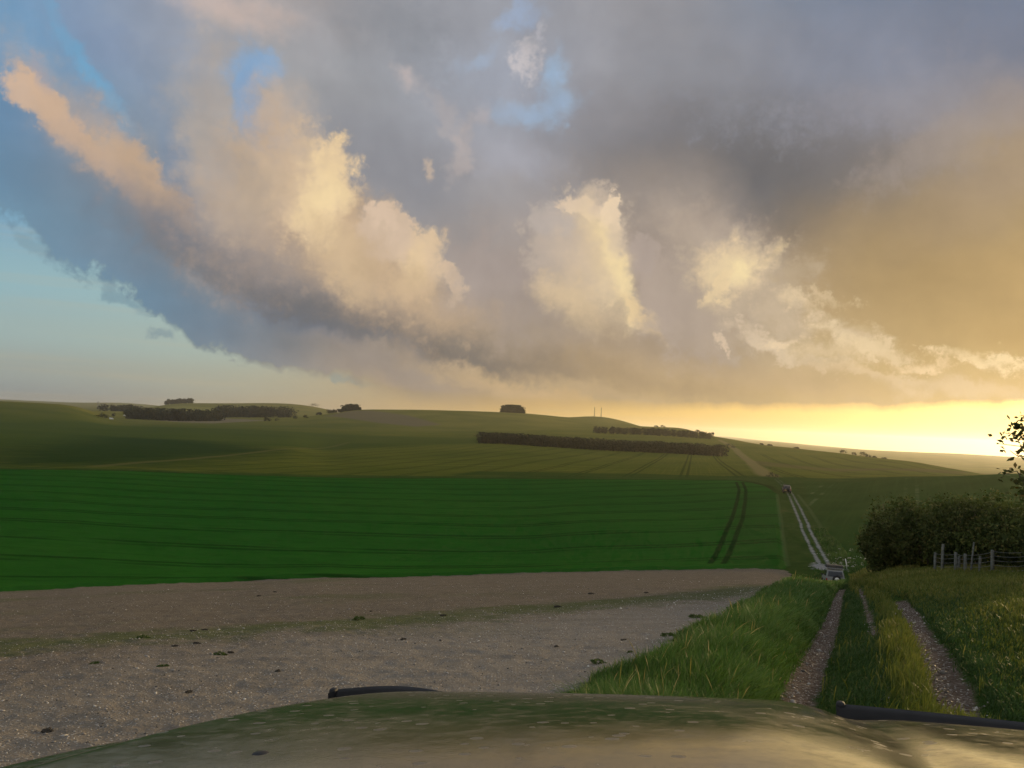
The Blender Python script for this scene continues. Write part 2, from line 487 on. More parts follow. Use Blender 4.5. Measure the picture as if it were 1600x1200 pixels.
class MB:
    """collects simple solids into one mesh"""
    def __init__(s): s.v = []; s.f = []
    def add(s, vs, fs):
        n = len(s.v); s.v += [tuple(v) for v in vs]; s.f += [tuple(i + n for i in f) for f in fs]
    def box(s, c, d, rot=None):
        x, y, z = d[0] / 2, d[1] / 2, d[2] / 2
        vs = [Vector((sx * x, sy * y, sz * z)) for sz in (-1, 1) for sx, sy in ((-1, -1), (1, -1), (1, 1), (-1, 1))]
        if rot is not None: vs = [rot @ v for v in vs]
        s.add([v + Vector(c) for v in vs], [(3, 2, 1, 0), (4, 5, 6, 7), (0, 1, 5, 4), (1, 2, 6, 5), (2, 3, 7, 6), (3, 0, 4, 7)])
    def tube(s, pts, rads, n=8):
        pts = [Vector(p) for p in pts]
        rings = []
        for i, p in enumerate(pts):
            t = (pts[min(i + 1, len(pts) - 1)] - pts[max(i - 1, 0)]).normalized()
            a = t.orthogonal().normalized() if i == 0 else (a - t * a.dot(t)).normalized()
            b = t.cross(a)
            rings.append([p + (a * math.cos(2 * math.pi * k / n) + b * math.sin(2 * math.pi * k / n)) * rads[i] for k in range(n)])
        vs = [v for r in rings for v in r]
        fs = [(i * n + k, i * n + (k + 1) % n, (i + 1) * n + (k + 1) % n, (i + 1) * n + k) for i in range(len(pts) - 1) for k in range(n)]
        fs += [tuple(range(n - 1, -1, -1)), tuple((len(pts) - 1) * n + k for k in range(n))]
        s.add(vs, fs)
    def lathe(s, prof, c, ax='x', n=24):
        """prof: (radius, offset along the axis)"""
        vs = []
        for r, t in prof:
            for k in range(n):
                a = 2 * math.pi * k / n
                p = {'x': (t, r * math.cos(a), r * math.sin(a)), 'y': (r * math.cos(a), t, r * math.sin(a)), 'z': (r * math.cos(a), r * math.sin(a), t)}[ax]
                vs.append(Vector(p) + Vector(c))
        m_ = len(prof)
        fs = [(i * n + k, i * n + (k + 1) % n, (i + 1) * n + (k + 1) % n, (i + 1) * n + k) for i in range(m_ - 1) for k in range(n)]
        fs += [tuple(range(n)), tuple((m_ - 1) * n + k for k in range(n))]
        s.add(vs, fs)
    def build(s, name, mat=None, parent=None, smooth=False, bevel=0.0):
        me = bpy.data.meshes.new(name)
        me.from_pydata(s.v, [], s.f); me.update()
        bm_fix(me)
        o = link(name, me, mat, parent, smooth)
        if bevel:
            md = o.modifiers.new('bevel', 'BEVEL'); md.width = bevel; md.segments = 2; md.limit_method = 'ANGLE'
        return o


def bm_fix(me):
    import bmesh
    bm = bmesh.new(); bm.from_mesh(me)
    bmesh.ops.recalc_face_normals(bm, faces=bm.faces)
    bm.to_mesh(me); bm.free()


def hash2(ix, iy, seed):
    n = (ix.astype(np.int64) * 374761393 + iy.astype(np.int64) * 668265263 + seed * 982451653) & 0xffffffff
    n = ((n ^ (n >> 13)) * 1274126177) & 0xffffffff
    return ((n ^ (n >> 16)) & 0xffff) / 65535.0


def vnoise(x, y, seed=0, octaves=1):
    out = 0; amp = 1.0; tot = 0
    for o in range(octaves):
        ix, iy = np.floor(x), np.floor(y)
        fx, fy = x - ix, y - iy
        fx = fx * fx * (3 - 2 * fx); fy = fy * fy * (3 - 2 * fy)
        a = hash2(ix, iy, seed + o); b = hash2(ix + 1, iy, seed + o); c = hash2(ix, iy + 1, seed + o); d_ = hash2(ix + 1, iy + 1, seed + o)
        out = out + amp * ((a * (1 - fx) + b * fx) * (1 - fy) + (c * (1 - fx) + d_ * fx) * fy)
        tot += amp; amp *= .5; x = x * 2.03 + 7.1; y = y * 2.03 + 3.3
    return out / tot * 2 - 1


def sstep(x, a, b):
    t = np.clip((x - a) / (b - a), 0, 1)
    return t * t * (3 - 2 * t)


def material(name, rough=.8, color=None):
    mt_ = bpy.data.materials.new(name)
    mt_.use_nodes = True
    b = mt_.node_tree.nodes['Principled BSDF']
    b.inputs['Roughness'].default_value = rough
    if color: b.inputs['Base Color'].default_value = (*color, 1)
    b.inputs['Specular IOR Level'].default_value = .25
    return mt_, G(mt_.node_tree), b


def noisy(name, c1, c2, scale, rough=.8, spec=.25, bump=0.0, metal=0.0, detail=5):
    mt_, gg, b = material(name, rough)
    v = gg.node('ShaderNodeTexCoord').outputs['Object']
    f = gg.noise(v, scale, detail, .6)[0]
    gg.put(b.inputs['Base Color'], gg.ramp(f, [(.3, c1), (.7, c2)]))
    b.inputs['Specular IOR Level'].default_value = spec
    b.inputs['Metallic'].default_value = metal
    if bump:
        bn = gg.node('ShaderNodeBump'); bn.inputs['Strength'].default_value = bump; bn.inputs['Distance'].default_value = .01
        gg.put(bn.inputs['Height'], f); gg.put(b.inputs['Normal'], bn.outputs[0])
    return mt_


# ------------------------------------------------------------------ the land: heights along eleven and more lines of sight from the hill brow
def yh(px):
    return 662 + math.tan(ROLL) * (px - 800)


def slope_at(px, rel):
    """(azimuth, tan of elevation) of the point 'rel' pixels under the horizon in the column of azimuth px"""
    a0 = azel(px, yh(px))[0]
    x = px
    for _ in range(6):
        a, e = azel(x, yh(px) + rel)
        x -= (a - a0) * 21.5 * math.cos(R(a0))
    a, e = azel(x, yh(px) + rel)
    return a0, math.tan(R(e))


COLS = [
 (-400, [(75, 298), (130, 186), (230, 108), (600, 45), (1200, 6), (2500, 4), (7000, -1), (13000, 2)]),
 (0,    [(75, 297), (130, 186), (230, 109), (450, 60), (700, 37), (1300, 0), (2000, 10), (4500, 6), (7000, -3), (9000, 2), (13000, 2)]),
 (100,  [(75.5, 288), (130, 180), (230, 105), (450, 60), (750, 35), (1300, 1), (2000, 10), (4500, 3), (7000, -3), (9000, 2), (13000, 2)]),
 (200,  [(76, 278), (130, 178), (230, 102), (450, 60), (800, 34), (1400, 20), (2000, 8), (4500, 2), (7000, -6), (9000, 2), (13000, 3)]),
 (280,  [(77, 272), (130, 175), (230, 101), (480, 56), (850, 30), (1500, 17), (2200, 5), (3000, -9), (4200, 5), (7000, -2), (13000, 3)]),
 (350,  [(78, 267), (130, 172), (230, 100), (500, 54), (900, 27), (1500, 13), (2200, 4), (3000, -12), (4200, 5), (7000, 0), (13000, 3)]),
 (450,  [(79, 258), (130, 168), (230, 98), (500, 52), (1000, 22), (1500, 8), (2200, 2), (3000, -16), (4200, 5), (7000, 4), (13000, 3)]),
 (510,  [(79.5, 253), (130, 166), (230, 97), (600, 48), (1000, 20), (1500, -2), (2200, 2), (3000, -10), (4200, 5), (7000, 4), (13000, 3)]),
 (570,  [(80, 250), (130, 164), (230, 95), (600, 44), (1000, 19), (1600, -12), (2200, 2), (3500, 5), (7000, 5), (13000, 3)]),
 (700,  [(81, 241), (130, 162), (226, 92), (650, 36), (1000, 16), (1500, -16), (2200, 8), (5000, 5), (13000, 4)]),
 (800,  [(82, 234), (130, 160), (225, 88), (650, 32), (1000, 12), (1500, -17), (2200, 10), (5000, 5), (13000, 4)]),
 (930,  [(83, 225), (130, 150), (223, 83), (620, 35), (950, 12), (1400, -6), (1900, -17), (2600, 5), (5000, 5), (13000, 5)]),
 (1060, [(84, 217), (130, 146), (221, 78), (580, 36), (950, 10), (1300, -5), (1800, 10), (5000, 8), (13000, 6)]),
 (1130, [(85, 213), (130, 143), (215, 77), (550, 38), (800, 20), (1050, 8), (1500, 20), (5000, 12), (13000, 6)]),
 (1200, [(85, 211), (130, 140), (180, 92), (240, 66), (450, 44), (900, 17), (1400, 28), (5000, 12.5), (9000, 9.5), (14000, 10)]),
 (1300, [(68, 229), (79, 236), (87, 212), (92, 200), (130, 142), (180, 93), (230, 67), (400, 52), (750, 23.5), (1200, 34), (5000, 16), (9000, 14.5), (14000, 14)]),
 (1400, [(50, 210), (90, 170), (150, 110), (210, 61), (330, 54), (600, 31), (1000, 42), (5000, 17), (9000, 18), (14000, 18)]),
 (1500, [(46, 204), (90, 150), (150, 95), (200, 54), (330, 54), (560, 43), (1000, 46), (5000, 16.5), (9000, 18), (14000, 18)]),
 (1600, [(45, 199), (90, 145), (140, 92), (190, 46), (300, 56), (560, 56), (1200, 44), (5000, 18), (9000, 19), (14000, 18)]),
 (1900, [(45, 190), (90, 140), (140, 88), (190, 45), (300, 54), (1200, 44), (5000, 18), (14000, 18)]),
]


def pchip(x, y, xn):
    x = np.asarray(x, float); y = np.asarray(y, float)
    h = np.diff(x); dl = np.diff(y) / h
    m_ = np.zeros_like(y)
    for i in range(1, len(x) - 1):
        if dl[i - 1] * dl[i] > 0:
            w1, w2 = 2 * h[i] + h[i - 1], h[i] + 2 * h[i - 1]
            m_[i] = (w1 + w2) / (w1 / dl[i - 1] + w2 / dl[i])
    m_[0], m_[-1] = dl[0], dl[-1]
    i = np.clip(np.searchsorted(x, xn) - 1, 0, len(x) - 2)
    t = (xn - x[i]) / h[i]
    t2, t3 = t * t, t * t * t
    return (2 * t3 - 3 * t2 + 1) * y[i] + (t3 - 2 * t2 + t) * h[i] * m_[i] + (-2 * t3 + 3 * t2) * y[i + 1] + (t3 - t2) * h[i] * m_[i + 1]


EYE = 1.7
RMAX = 14000.0
LG = np.linspace(math.log(.4), math.log(RMAX), 900)
col_az, col_q = [], []
for px, kn in COLS:
    dd, qq, a0 = [], [], 0
    for d_, rel in kn:
        a0, t = slope_at(px, rel)
        dd.append(math.log(d_)); qq.append(t + EYE / d_)
    dd = [math.log(.4), math.log(6), math.log(kn[0][0] * .62)] + dd
    qq = [qq[0] * .93, qq[0] * .95, qq[0] * 1.0] + qq
    col_az.append(a0); col_q.append(pchip(dd, qq, LG))
# the brow behind and beside the car
side = pchip([math.log(v) for v in (.4, 10, 60, 200, 600, 2000, RMAX)], [-.05, -.05, -.03, .012, .012, .008, .002], LG)
back = pchip([math.log(v) for v in (.4, 10, 60, 200, 600, 2000, RMAX)], [.10, .10, .08, .05, .02, .008, .002], LG)
lft, rgt = col_q[0], col_q[-1]
az_all = [-180, -110] + [col_az[0] - 20] + col_az + [col_az[-1] + 20, 110, 180]
q_all = np.array([back, side, lft] + col_q + [rgt, side, back])
AZT = np.arange(-180, 180.01, .25)
TAB = np.empty((len(AZT), len(LG)))
for j in range(len(LG)):
    TAB[:, j] = pchip(az_all, q_all[:, j], AZT)
# smooth across azimuth
ker = np.hanning(11); ker /= ker.sum()
pad = np.concatenate([TAB[-6:-1], TAB, TAB[1:6]])
TAB = sum(ker[k] * pad[k:k + len(AZT)] for k in range(11))


def base_h(x, y):
    d_ = np.maximum(np.hypot(x, y), .4)
    a = np.degrees(np.arctan2(x, y))
    fa = np.clip((a + 180) / .25, 0, len(AZT) - 1.001); fl = np.clip((np.log(d_) - LG[0]) / (LG[1] - LG[0]), 0, len(LG) - 1.001)
    i, j = fa.astype(int), fl.astype(int)
    u, v = fa - i, fl - j
    q = (TAB[i, j] * (1 - u) + TAB[i + 1, j] * u) * (1 - v) + (TAB[i, j + 1] * (1 - u) + TAB[i + 1, j + 1] * u) * v
    return q * d_ - EYE


def ground_at(px, py):
    """where the line of sight through a point of the photograph meets the land"""
    v = pdir(px, py)
    hz = math.hypot(v.x, v.y)
    d_ = np.exp(np.linspace(math.log(3), math.log(RMAX * .98), 6000))
    x, y = d_ * v.x / hz, d_ * v.y / hz
    diff = d_ * v.z / hz - base_h(x, y)
    k = np.argmax(diff < 0) if (diff < 0).any() else len(d_) - 1
    if k > 0:
        t = diff[k - 1] / (diff[k - 1] - diff[k] + 1e-12)
        dk = d_[k - 1] + t * (d_[k] - d_[k - 1])
    else: dk = d_[k]
    return np.array((dk * v.x / hz, dk * v.y / hz))


def at_dist(px, d_):
    """ground point in the column of px at distance d_"""
    a = R(azel(px, yh(px))[0])
    return np.array((math.sin(a) * d_, math.cos(a) * d_))


def world_poly(pts):
    """('x', 'y') photograph points are laid on the land; ('w', x, y) are plan coordinates; ('d', px, dist) a column and a distance"""
    out = []
    for p in pts:
        if p[0] == 'w': out.append(p[1:])
        elif p[0] == 'd': out.append(tuple(at_dist(p[1], p[2])))
        else: out.append(tuple(ground_at(*p)))
    return np.array(out, float)


def line_dist(x, y, pl):
    best = np.full(x.shape, 1e9)
    for (x0, y0), (x1, y1) in zip(pl[:-1], pl[1:]):
        ex, ey = x1 - x0, y1 - y0
        t = np.clip(((x - x0) * ex + (y - y0) * ey) / (ex * ex + ey * ey + 1e-9), 0, 1)
        best = np.minimum(best, np.hypot(x - x0 - t * ex, y - y0 - t * ey))
    return best


def poly_sd(x, y, pl):
    """signed distance, positive inside"""
    ins = np.zeros(x.shape, bool)
    n = len(pl)
    for i in range(n):
        x0, y0 = pl[i]; x1, y1 = pl[(i + 1) % n]
        c = ((y0 > y) != (y1 > y)) & (x < (x1 - x0) * (y - y0) / (y1 - y0 + 1e-12) + x0)
        ins ^= c
    d_ = line_dist(x, y, np.vstack([pl, pl[:1]]))
    return np.where(ins, d_, -d_)


P_CHALK = world_poly([('w', -90, 52), (0, 924), (400, 907), (800, 896), (1100, 889), (1225, 889), (1240, 900), (1180, 936), (1045, 1003), (900, 1080),
                      ('w', -3.2, 1), ('w', -9, -12), ('w', -60, -20)])
P_GREEN = world_poly([('w', -90, 52), (0, 924), (400, 907), (800, 896), (1100, 889), (1225, 889), (1231, 884), (1222, 830), (1215, 775), (1196, 762), (1150, 752),
                      (1000, 750.5), (700, 749), (300, 742), (0, 735), ('d', -400, 250)])
P_RIGHT = world_poly([(1252, 753), ('d', 1400, 205), ('d', 1500, 200), ('d', 1600, 193), ('d', 1900, 190), ('d', 1900, 60), ('d', 1450, 62), (1342, 892), (1305, 850), (1266, 800)])
P_BROWN = world_poly([(508, 651), (545, 643), (575, 642), (640, 650), (690, 664), (650, 667), (590, 661)])
P_DARKL = world_poly([(-60, 705), (150, 682), (330, 690), (440, 706), (250, 731), (0, 731), (-60, 730)])
P_MIDL = world_poly([(-60, 660), (120, 657), (400, 672), (700, 684), (1000, 690), (700, 695), (350, 700), (150, 690), (-60, 700)])
P_STRIP = world_poly([(740, 738), (1000, 741), (1180, 744), (1160, 750), (1000, 749), (700, 744)])
P_STUB = world_poly([(1160, 720), (1230, 727), (1400, 734), (1520, 740), (1500, 743), (1300, 738), (1200, 731)])
P_HEATH = world_poly([(240, 657), (310, 653), (420, 657), (330, 662)])
P_LITHILL = world_poly([(220, 642), (280, 634), (330, 637), (345, 646), (280, 645)])
L_BAND = world_poly([('w', -70, 40), (0, 1003), (250, 985), (520, 968), (850, 946), (1130, 925), (1200, 915)])
L_TRAM = [world_poly([(1109 + o, 886), (1128 + o * .9, 850), (1143 + o * .8, 815), (1152 + o * .6, 785), (1155 + o * .5, 768), (1150 + o * .45, 755)]) for o in (0, 21)]
L_MID = world_poly([(150, 731), (330, 715), (545, 692), (700, 694), (900, 700)])
L_EDGE = world_poly([(1231, 884), (1222, 830), (1214, 775)])
L_EDGER = world_poly([(1330, 880), (1300, 848), (1266, 800), (1246, 775)])
RUTS = [(world_poly([('w', 1.2, 4.5), (1243, 1090), (1272, 1025), (1300, 965), (1309, 930), (1316, 918)]), .23, .9),
        (world_poly([('w', 2.7, 4.0), (1388, 1100), (1382, 1040), (1366, 985), (1350, 935), (1343, 918)]), -.05, .20),
        (world_poly([('w', 4.3, 4.0), (1513, 1112), (1472, 1035), (1444, 985), (1424, 955), (1405, 935)]), .22, .9),
        (world_poly([(1368, 992), (1357, 958), (1349, 933), (1343, 918)]), .075, .3)]
TRACKS = [(world_poly([(1284, 886), (1274, 868), (1257, 835), (1244, 804), (1234, 780), (1226, 765), (1210, 750)]), .17),
          (world_poly([(1298, 886), (1284, 862), (1266, 828), (1251, 798), (1239, 776), (1230, 763), (1214, 749)]), .17)]
GRAVEL = world_poly([(1268, 878), (1285, 881), (1300, 885), (1325, 889), (1312, 891), (1280, 890), (1270, 887)])
FARTRACK = world_poly([(1212, 750), (1195, 741), (1172, 722), (1150, 703), (1136, 694), (1124, 688)])
TRACKMID = world_poly([('w', 2.6, 3), (1350, 1040), (1335, 950), (1300, 895), (1245, 790)])


def height(x, y):
    d_ = np.hypot(x, y)
    z = base_h(x, y)
    z = z + vnoise(x / 9, y / 9, 3, 2) * .10 * sstep(d_, 6, 40) + vnoise(x / 60, y / 60, 5, 2) * .35 * sstep(d_, 60, 300) * (1 - sstep(d_, 500, 900) * .3)
    near = d_ < 130
    zn = np.zeros_like(z)
    xn, yn = x[near], y[near]
    lump = vnoise(xn / .7, yn / .7, 9, 3)
    acc = lump * .03
    ch = poly_sd(xn, yn, P_CHALK)
    acc += sstep(ch, .0, 1.2) * (vnoise(xn / .22, yn / .22, 21, 2) * .022 - .10)
    for pl, w, dep in RUTS:
        dd = line_dist(xn, yn, pl)
        acc -= .13 * dep * (1 - sstep(dd, w * .7, w * 1.9))
    gr = poly_sd(xn, yn, P_GREEN)
    acc += .38 * sstep(gr, 0.1, .9)
    zn[near] = acc
    zn[~near] = .38
    return z + zn


# polar sheet: fine where the land is seen, coarse behind
fine = np.radians(np.arange(-41, 43.0001, .11))
rest = np.radians(np.concatenate([np.arange(45, 319, 3.0)]))
azs = np.concatenate([fine, rest])
rows = np.concatenate([np.geomspace(.5, 8, 40)[:-1], np.geomspace(8, 110, 380)[:-1], np.geomspace(110, 1300, 300)[:-1], np.geomspace(1300, RMAX, 110)])
AA, RR = np.meshgrid(azs, rows)
gx, gy = (np.sin(AA) * RR).ravel(), (np.cos(AA) * RR).ravel()
gz = height(gx, gy)
na, nr = len(azs), len(rows)
ii, jj = np.meshgrid(np.arange(nr - 1), np.arange(na), indexing='ij')
jn = (jj + 1) % na
quads = np.stack([ii * na + jj, ii * na + jn, (ii + 1) * na + jn, (ii + 1) * na + jj], -1).reshape(-1, 4)[:, ::-1]
gverts = np.stack([gx, gy, gz], 1)
# close the middle with a quad fan on the first row
ctr = len(gverts)
gverts = np.vstack([gverts, [[0, 0, -EYE]]])
gme = np_mesh('ground', gverts, quads)
fx, fy = gverts[:, 0], gverts[:, 1]
for nm, pl in (('chalk', P_CHALK), ('green', P_GREEN), ('rightfield', P_RIGHT), ('brown', P_BROWN), ('darkl', P_DARKL), ('midl', P_MIDL), ('strip', P_STRIP),
               ('stub', P_STUB), ('heath', P_HEATH), ('lithill', P_LITHILL), ('gravel', GRAVEL)):
    fattr(gme, nm, np.clip(poly_sd(fx, fy, pl), -500, 500))
rut = np.full(len(fx), -5.0)
for pl, w, dep in RUTS: rut = np.maximum(rut, w - line_dist(fx, fy, pl))
fattr(gme, 'rut', rut)
trk = np.full(len(fx), -50.0)
for pl, w in TRACKS: trk = np.maximum(trk, w - line_dist(fx, fy, pl))
fattr(gme, 'track', trk)
fattr(gme, 'tram', np.minimum(line_dist(fx, fy, L_TRAM[0]), line_dist(fx, fy, L_TRAM[1])))
fattr(gme, 'band', line_dist(fx, fy, L_BAND))
fattr(gme, 'midline', line_dist(fx, fy, L_MID))
fattr(gme, 'edgeline', np.minimum(line_dist(fx, fy, L_EDGE), line_dist(fx, fy, L_EDGER)))
fattr(gme, 'fartrack', line_dist(fx, fy, FARTRACK))
fattr(gme, 'mainway', line_dist(fx, fy, TRACKMID))
# upper side of the band line (towards the crop)
bl = np.interp(fx, *[L_BAND[np.argsort(L_BAND[:, 0])][:, k] for k in (0, 1)])
fattr(gme, 'bandside', fy - bl)

gm, gg, gb = material('land', .9)
gb.inputs['Specular IOR Level'].default_value = .0
pos = gg.node('ShaderNodeNewGeometry').outputs['Position']
X, Y, Z = gg.sep(pos)
dist = gg.m('SQRT', gg.mad(X, X, gg.mul(Y, Y)))
nA = gg.noise(pos, .012, 5, .55)[0]
nB = gg.noise(pos, .09, 5, .6)[0]
nC = gg.noise(pos, .8, 5, .6)[0]
nD = gg.noise(pos, 6.0, 4, .6)[0]
nE = gg.noise(pos, 24.0, 3, .6)[0]
A = gg.attr
# downland grass and crops beyond the valley
far = gg.ramp(nA, [(.3, (.068, .085, .014)), (.5, (.090, .102, .017)), (.7, (.112, .115, .020))])
# barley field with tramlines running up the slope
tdir = R(13.2)
tu = gg.mad(X, math.cos(tdir), gg.mul(Y, -math.sin(tdir)))
pp = gg.m('PINGPONG', gg.add(tu, 3.0), 8.2)
tl = gg.m('ABSOLUTE', gg.sub(pp, 1.0))
tm = gg.mul(gg.ss(tl, .62, .25), gg.mul(gg.ss(dist, 228, 232), gg.ss(dist, 640, 560)))
rowv = gg.noise(gg.comb(gg.mul(tu, 1.6), gg.mul(Y, .012)), 1.0, 3, .6)[0]
c = gg.mix(gg.mul(gg.ss(rowv, .45, .65), .35), far, (.155, .135, .026))
c = gg.mix(gg.mul(gg.ss(gg.noise(gg.comb(gg.mul(X, .02), gg.mul(Y, .25)), 1, 4, .6)[0], .42, .6), gg.ss(dist, 520, 420, 0, .5)), c, (.045, .062, .014))
c = gg.mix(gg.ss(dist, 750, 1300, 0, .75), c, gg.ramp(nA, [(.35, (.13, .13, .032)), (.6, (.195, .170, .044))]))  # far hill grass lightened with distance: grazing sun put into the colour
c = gg.mix(gg.mul(tm, .6), c, (.020, .030, .008))
c = gg.mix(gg.mul(gg.ss(A('strip'), -3, 4), .7), c, (.022, .050, .011))
c = gg.mix(gg.mul(gg.ss(A('midl'), -25, 25), .55), c, (.034, .062, .014))
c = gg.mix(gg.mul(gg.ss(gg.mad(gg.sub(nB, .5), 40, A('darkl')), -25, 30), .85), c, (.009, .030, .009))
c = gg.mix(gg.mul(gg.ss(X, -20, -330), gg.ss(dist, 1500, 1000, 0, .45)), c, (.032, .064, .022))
c = gg.mix(gg.mul(gg.ss(A('midline'), 3.2, 1.2), .5), c, (.11, .10, .034))
c = gg.mix(gg.mul(gg.ss(A('stub'), -2, 3), .55), c, (.105, .082, .040))
c = gg.mix(gg.mul(gg.ss(A('brown'), -8, 8), .8), c, (.145, .115, .072))
c = gg.mix(gg.mul(gg.ss(A('heath'), -8, 8), .9), c, (.19, .155, .10))
c = gg.mix(gg.mul(gg.ss(A('lithill'), -15, 15), .8), c, (.21, .20, .06))
c = gg.mix(gg.mul(gg.ss(A('fartrack'), 4.0, 1.5), .75), c, (.19, .15, .066))
# rough grass of the drove
drove = gg.ramp(gg.add(gg.mul(nB, .5), gg.mul(nC, .5)), [(.35, (.024, .046, .010)), (.55, (.040, .066, .015)), (.68, (.068, .076, .022))])
c = gg.mix(gg.ss(gg.mad(gg.sub(nB, .5), 14, gg.sub(dist, 238)), 6, -6), c, drove)
# right-hand field
rl = gg.mad(X, math.cos(R(27)), gg.mul(Y, -math.sin(R(27))))
rpp = gg.m('ABSOLUTE', gg.sub(gg.m('PINGPONG', rl, 9.0), 1.0))
rf = gg.ramp(nB, [(.35, (.028, .056, .012)), (.65, (.038, .068, .015))])
rrow = gg.noise(gg.comb(gg.mul(rl, 1.5), gg.mul(Y, .02)), 1.0, 3, .6)[0]
rf = gg.mix(gg.mul(gg.ss(rrow, .5, .62), .4), rf, (.042, .074, .018))
rf = gg.mix(gg.mul(gg.mul(gg.ss(rpp, .5, .2), gg.ss(nB, .45, .6)), .5), rf, (.11, .13, .06))
c = gg.mix(gg.ss(A('rightfield'), -.4, .8), c, rf)
# young green corn with drill lines across the view
gn = gg.ramp(gg.add(gg.mul(nB, .6), gg.mul(nD, .4)), [(.3, (.0120, .064, .0095)), (.7, (.020, .090, .0130))])
wob = gg.mad(gg.sub(nA, .5), 3.0, gg.mad(X, -.10, Y))
lw = gg.m('ABSOLUTE', gg.sub(gg.m('PINGPONG', wob, 6.4), 1.0))
ln_ = gg.mul(gg.ss(lw, .85, .2), gg.ss(gg.noise(gg.comb(gg.mul(X, .03), gg.mul(Y, .3)), 1, 3)[0], .32, .52))
fine_r = gg.noise(gg.comb(gg.mul(X, .05), gg.mul(wob, 2.0)), 1.0, 4, .65)[0]
gn = gg.mix(gg.ss(fine_r, .35, .7, 0, .35), gn, (.026, .104, .009))
gn = gg.mix(gg.ss(nA, .42, .62, 0, .35), gn, (.030, .092, .012))
gn = gg.mix(gg.mul(gg.ss(gg.noise(gg.comb(gg.mul(X, .22), gg.mul(Y, .5)), 1, 5, .65)[0], .45, .68), .4), gn, (.010, .044, .007))
gn = gg.mix(gg.mul(gg.ss(nE, .45, .7), gg.ss(dist, 140, 80, 0, .5)), gn, (.040, .12, .014))
gn = gg.mix(gg.mul(ln_, .62), gn, (.0065, .022, .005))
gn = gg.mix(gg.mul(gg.ss(gg.mad(gg.sub(nC, .5), .35, A('tram')), .48, .2), .8), gn, (.006, .017, .005))
gn = gg.mix(gg.mul(gg.ss(A('edgeline'), 9, 5), .25), gn, (.03, .05, .014))
c = gg.mix(gg.ss(gg.mad(gg.sub(nD, .5), .5, A('green')), -.08, .08), c, gn)
c = gg.mix(gg.mul(gg.mul(gg.ss(A('green'), -2.2, -.8), gg.ss(A('green'), .2, -.1)), gg.ss(dist, 170, 200, 0, .75)), c, (.014, .024, .007))  # thin edge shadow along the far side of the crop, painted as colour
c = gg.mix(gg.mul(gg.ss(gg.mad(gg.sub(nC, .5), .5, A('edgeline')), .45, .15), .35), c, (.10, .12, .05))
# bare chalky tilth with flints
stone = gg.node('ShaderNodeTexVoronoi', feature='F1'); gg.put(stone.inputs['Vector'], pos); stone.inputs['Scale'].default_value = 19.0
sc_ = gg.sep(stone.outputs['Color'])
stone2 = gg.node('ShaderNodeTexVoronoi', feature='F1'); gg.put(stone2.inputs['Vector'], pos); stone2.inputs['Scale'].default_value = 34.0
sc2 = gg.sep(stone2.outputs['Color'])
tilth = gg.ramp(gg.add(gg.mul(nC, .45), gg.mul(nE, .55)), [(.32, (.066, .051, .035)), (.5, (.120, .097, .070)), (.68, (.195, .166, .126))])
bside = gg.mad(gg.sub(nB, .5), 4.0, A('bandside'))
pale = gg.mul(gg.ss(bside, 3.0, -8.0), gg.ss(gg.mad(gg.sub(nB, .5), 10, gg.mad(X, 1.0, gg.mul(Y, -.12))), -22, 3, .10, 1.0))
tilth = gg.mix(gg.mul(pale, .55), tilth, (.275, .250, .212))
tilth = gg.mix(gg.mul(gg.ss(gg.mad(gg.sub(nB, .5), 16, X), -4, -16), gg.ss(Y, 26, 8, 0, .5)), tilth, (.115, .078, .055))
s1 = gg.mul(gg.ss(stone.outputs['Distance'], .36, .22), gg.ss(sc_[0], .62, .70))
s2 = gg.mul(gg.ss(stone2.outputs['Distance'], .40, .25), gg.ss(sc2[0], .62, .72))
tilth = gg.mix(gg.mul(s2, .65), tilth, gg.mix(sc2[1], (.24, .22, .185), (.42, .40, .37)))
tilth = gg.mix(gg.mul(s1, .8), tilth, gg.mix(sc_[1], (.24, .22, .185), (.50, .48, .45)))
tilth = gg.mix(gg.ss(bside, -5, 5, 0, .42), tilth, (.150, .125, .092))
rows_n = gg.noise(gg.comb(gg.mul(X, .08), gg.mad(X, .05, gg.mul(Y, 1.1))), 1.0, 4, .6)[0]
tilth = gg.mix(gg.mul(gg.ss(rows_n, .45, .65), .25), tilth, (.12, .10, .08))
weed = gg.mul(gg.ss(gg.mad(gg.sub(nC, .5), 7, A('band')), 3.2, .2), gg.ss(X, 26, 8, .0, 1.0))
tilth = gg.mix(gg.mul(weed, .58), tilth, (.062, .088, .022))
weed2 = gg.mul(gg.ss(nB, .52, .66), gg.ss(X, 8, -10))
tilth = gg.mix(gg.mul(weed2, .38), tilth, (.06, .082, .026))
c = gg.mix(gg.ss(gg.mad(gg.sub(nC, .5), 1.3, A('chalk')), -.1, .15), c, tilth)
# chalk ruts
rutc = gg.ramp(gg.add(gg.mul(nD, .5), gg.mul(nE, .5)), [(.35, (.060, .044, .033)), (.55, (.118, .092, .073)), (.68, (.20, .175, .15))])
rutc = gg.mix(gg.mul(s1, .7), rutc, (.5, .48, .44))
c = gg.mix(gg.ss(gg.mad(gg.sub(nC, .5), .42, gg.mad(gg.sub(nD, .5), .24, gg.mad(gg.sub(nB, .5), .16, A('rut')))), -.05, .07), c, rutc)
grav = gg.ramp(nD, [(.35, (.14, .138, .13)), (.65, (.29, .285, .275))])
c = gg.mix(gg.mul(gg.ss(gg.mad(gg.sub(nC, .5), .6, A('track')), -.15, .15), gg.ss(dist, 225, 120, .15, 1.0)), c, grav)
c = gg.mix(gg.ss(gg.mad(gg.sub(nC, .5), 1.6, A('gravel')), -.4, .4), c, grav)
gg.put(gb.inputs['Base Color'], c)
hgt = gg.add(gg.mul(nD, .6), gg.add(gg.mul(nE, .35), gg.mul(s1, .3)))
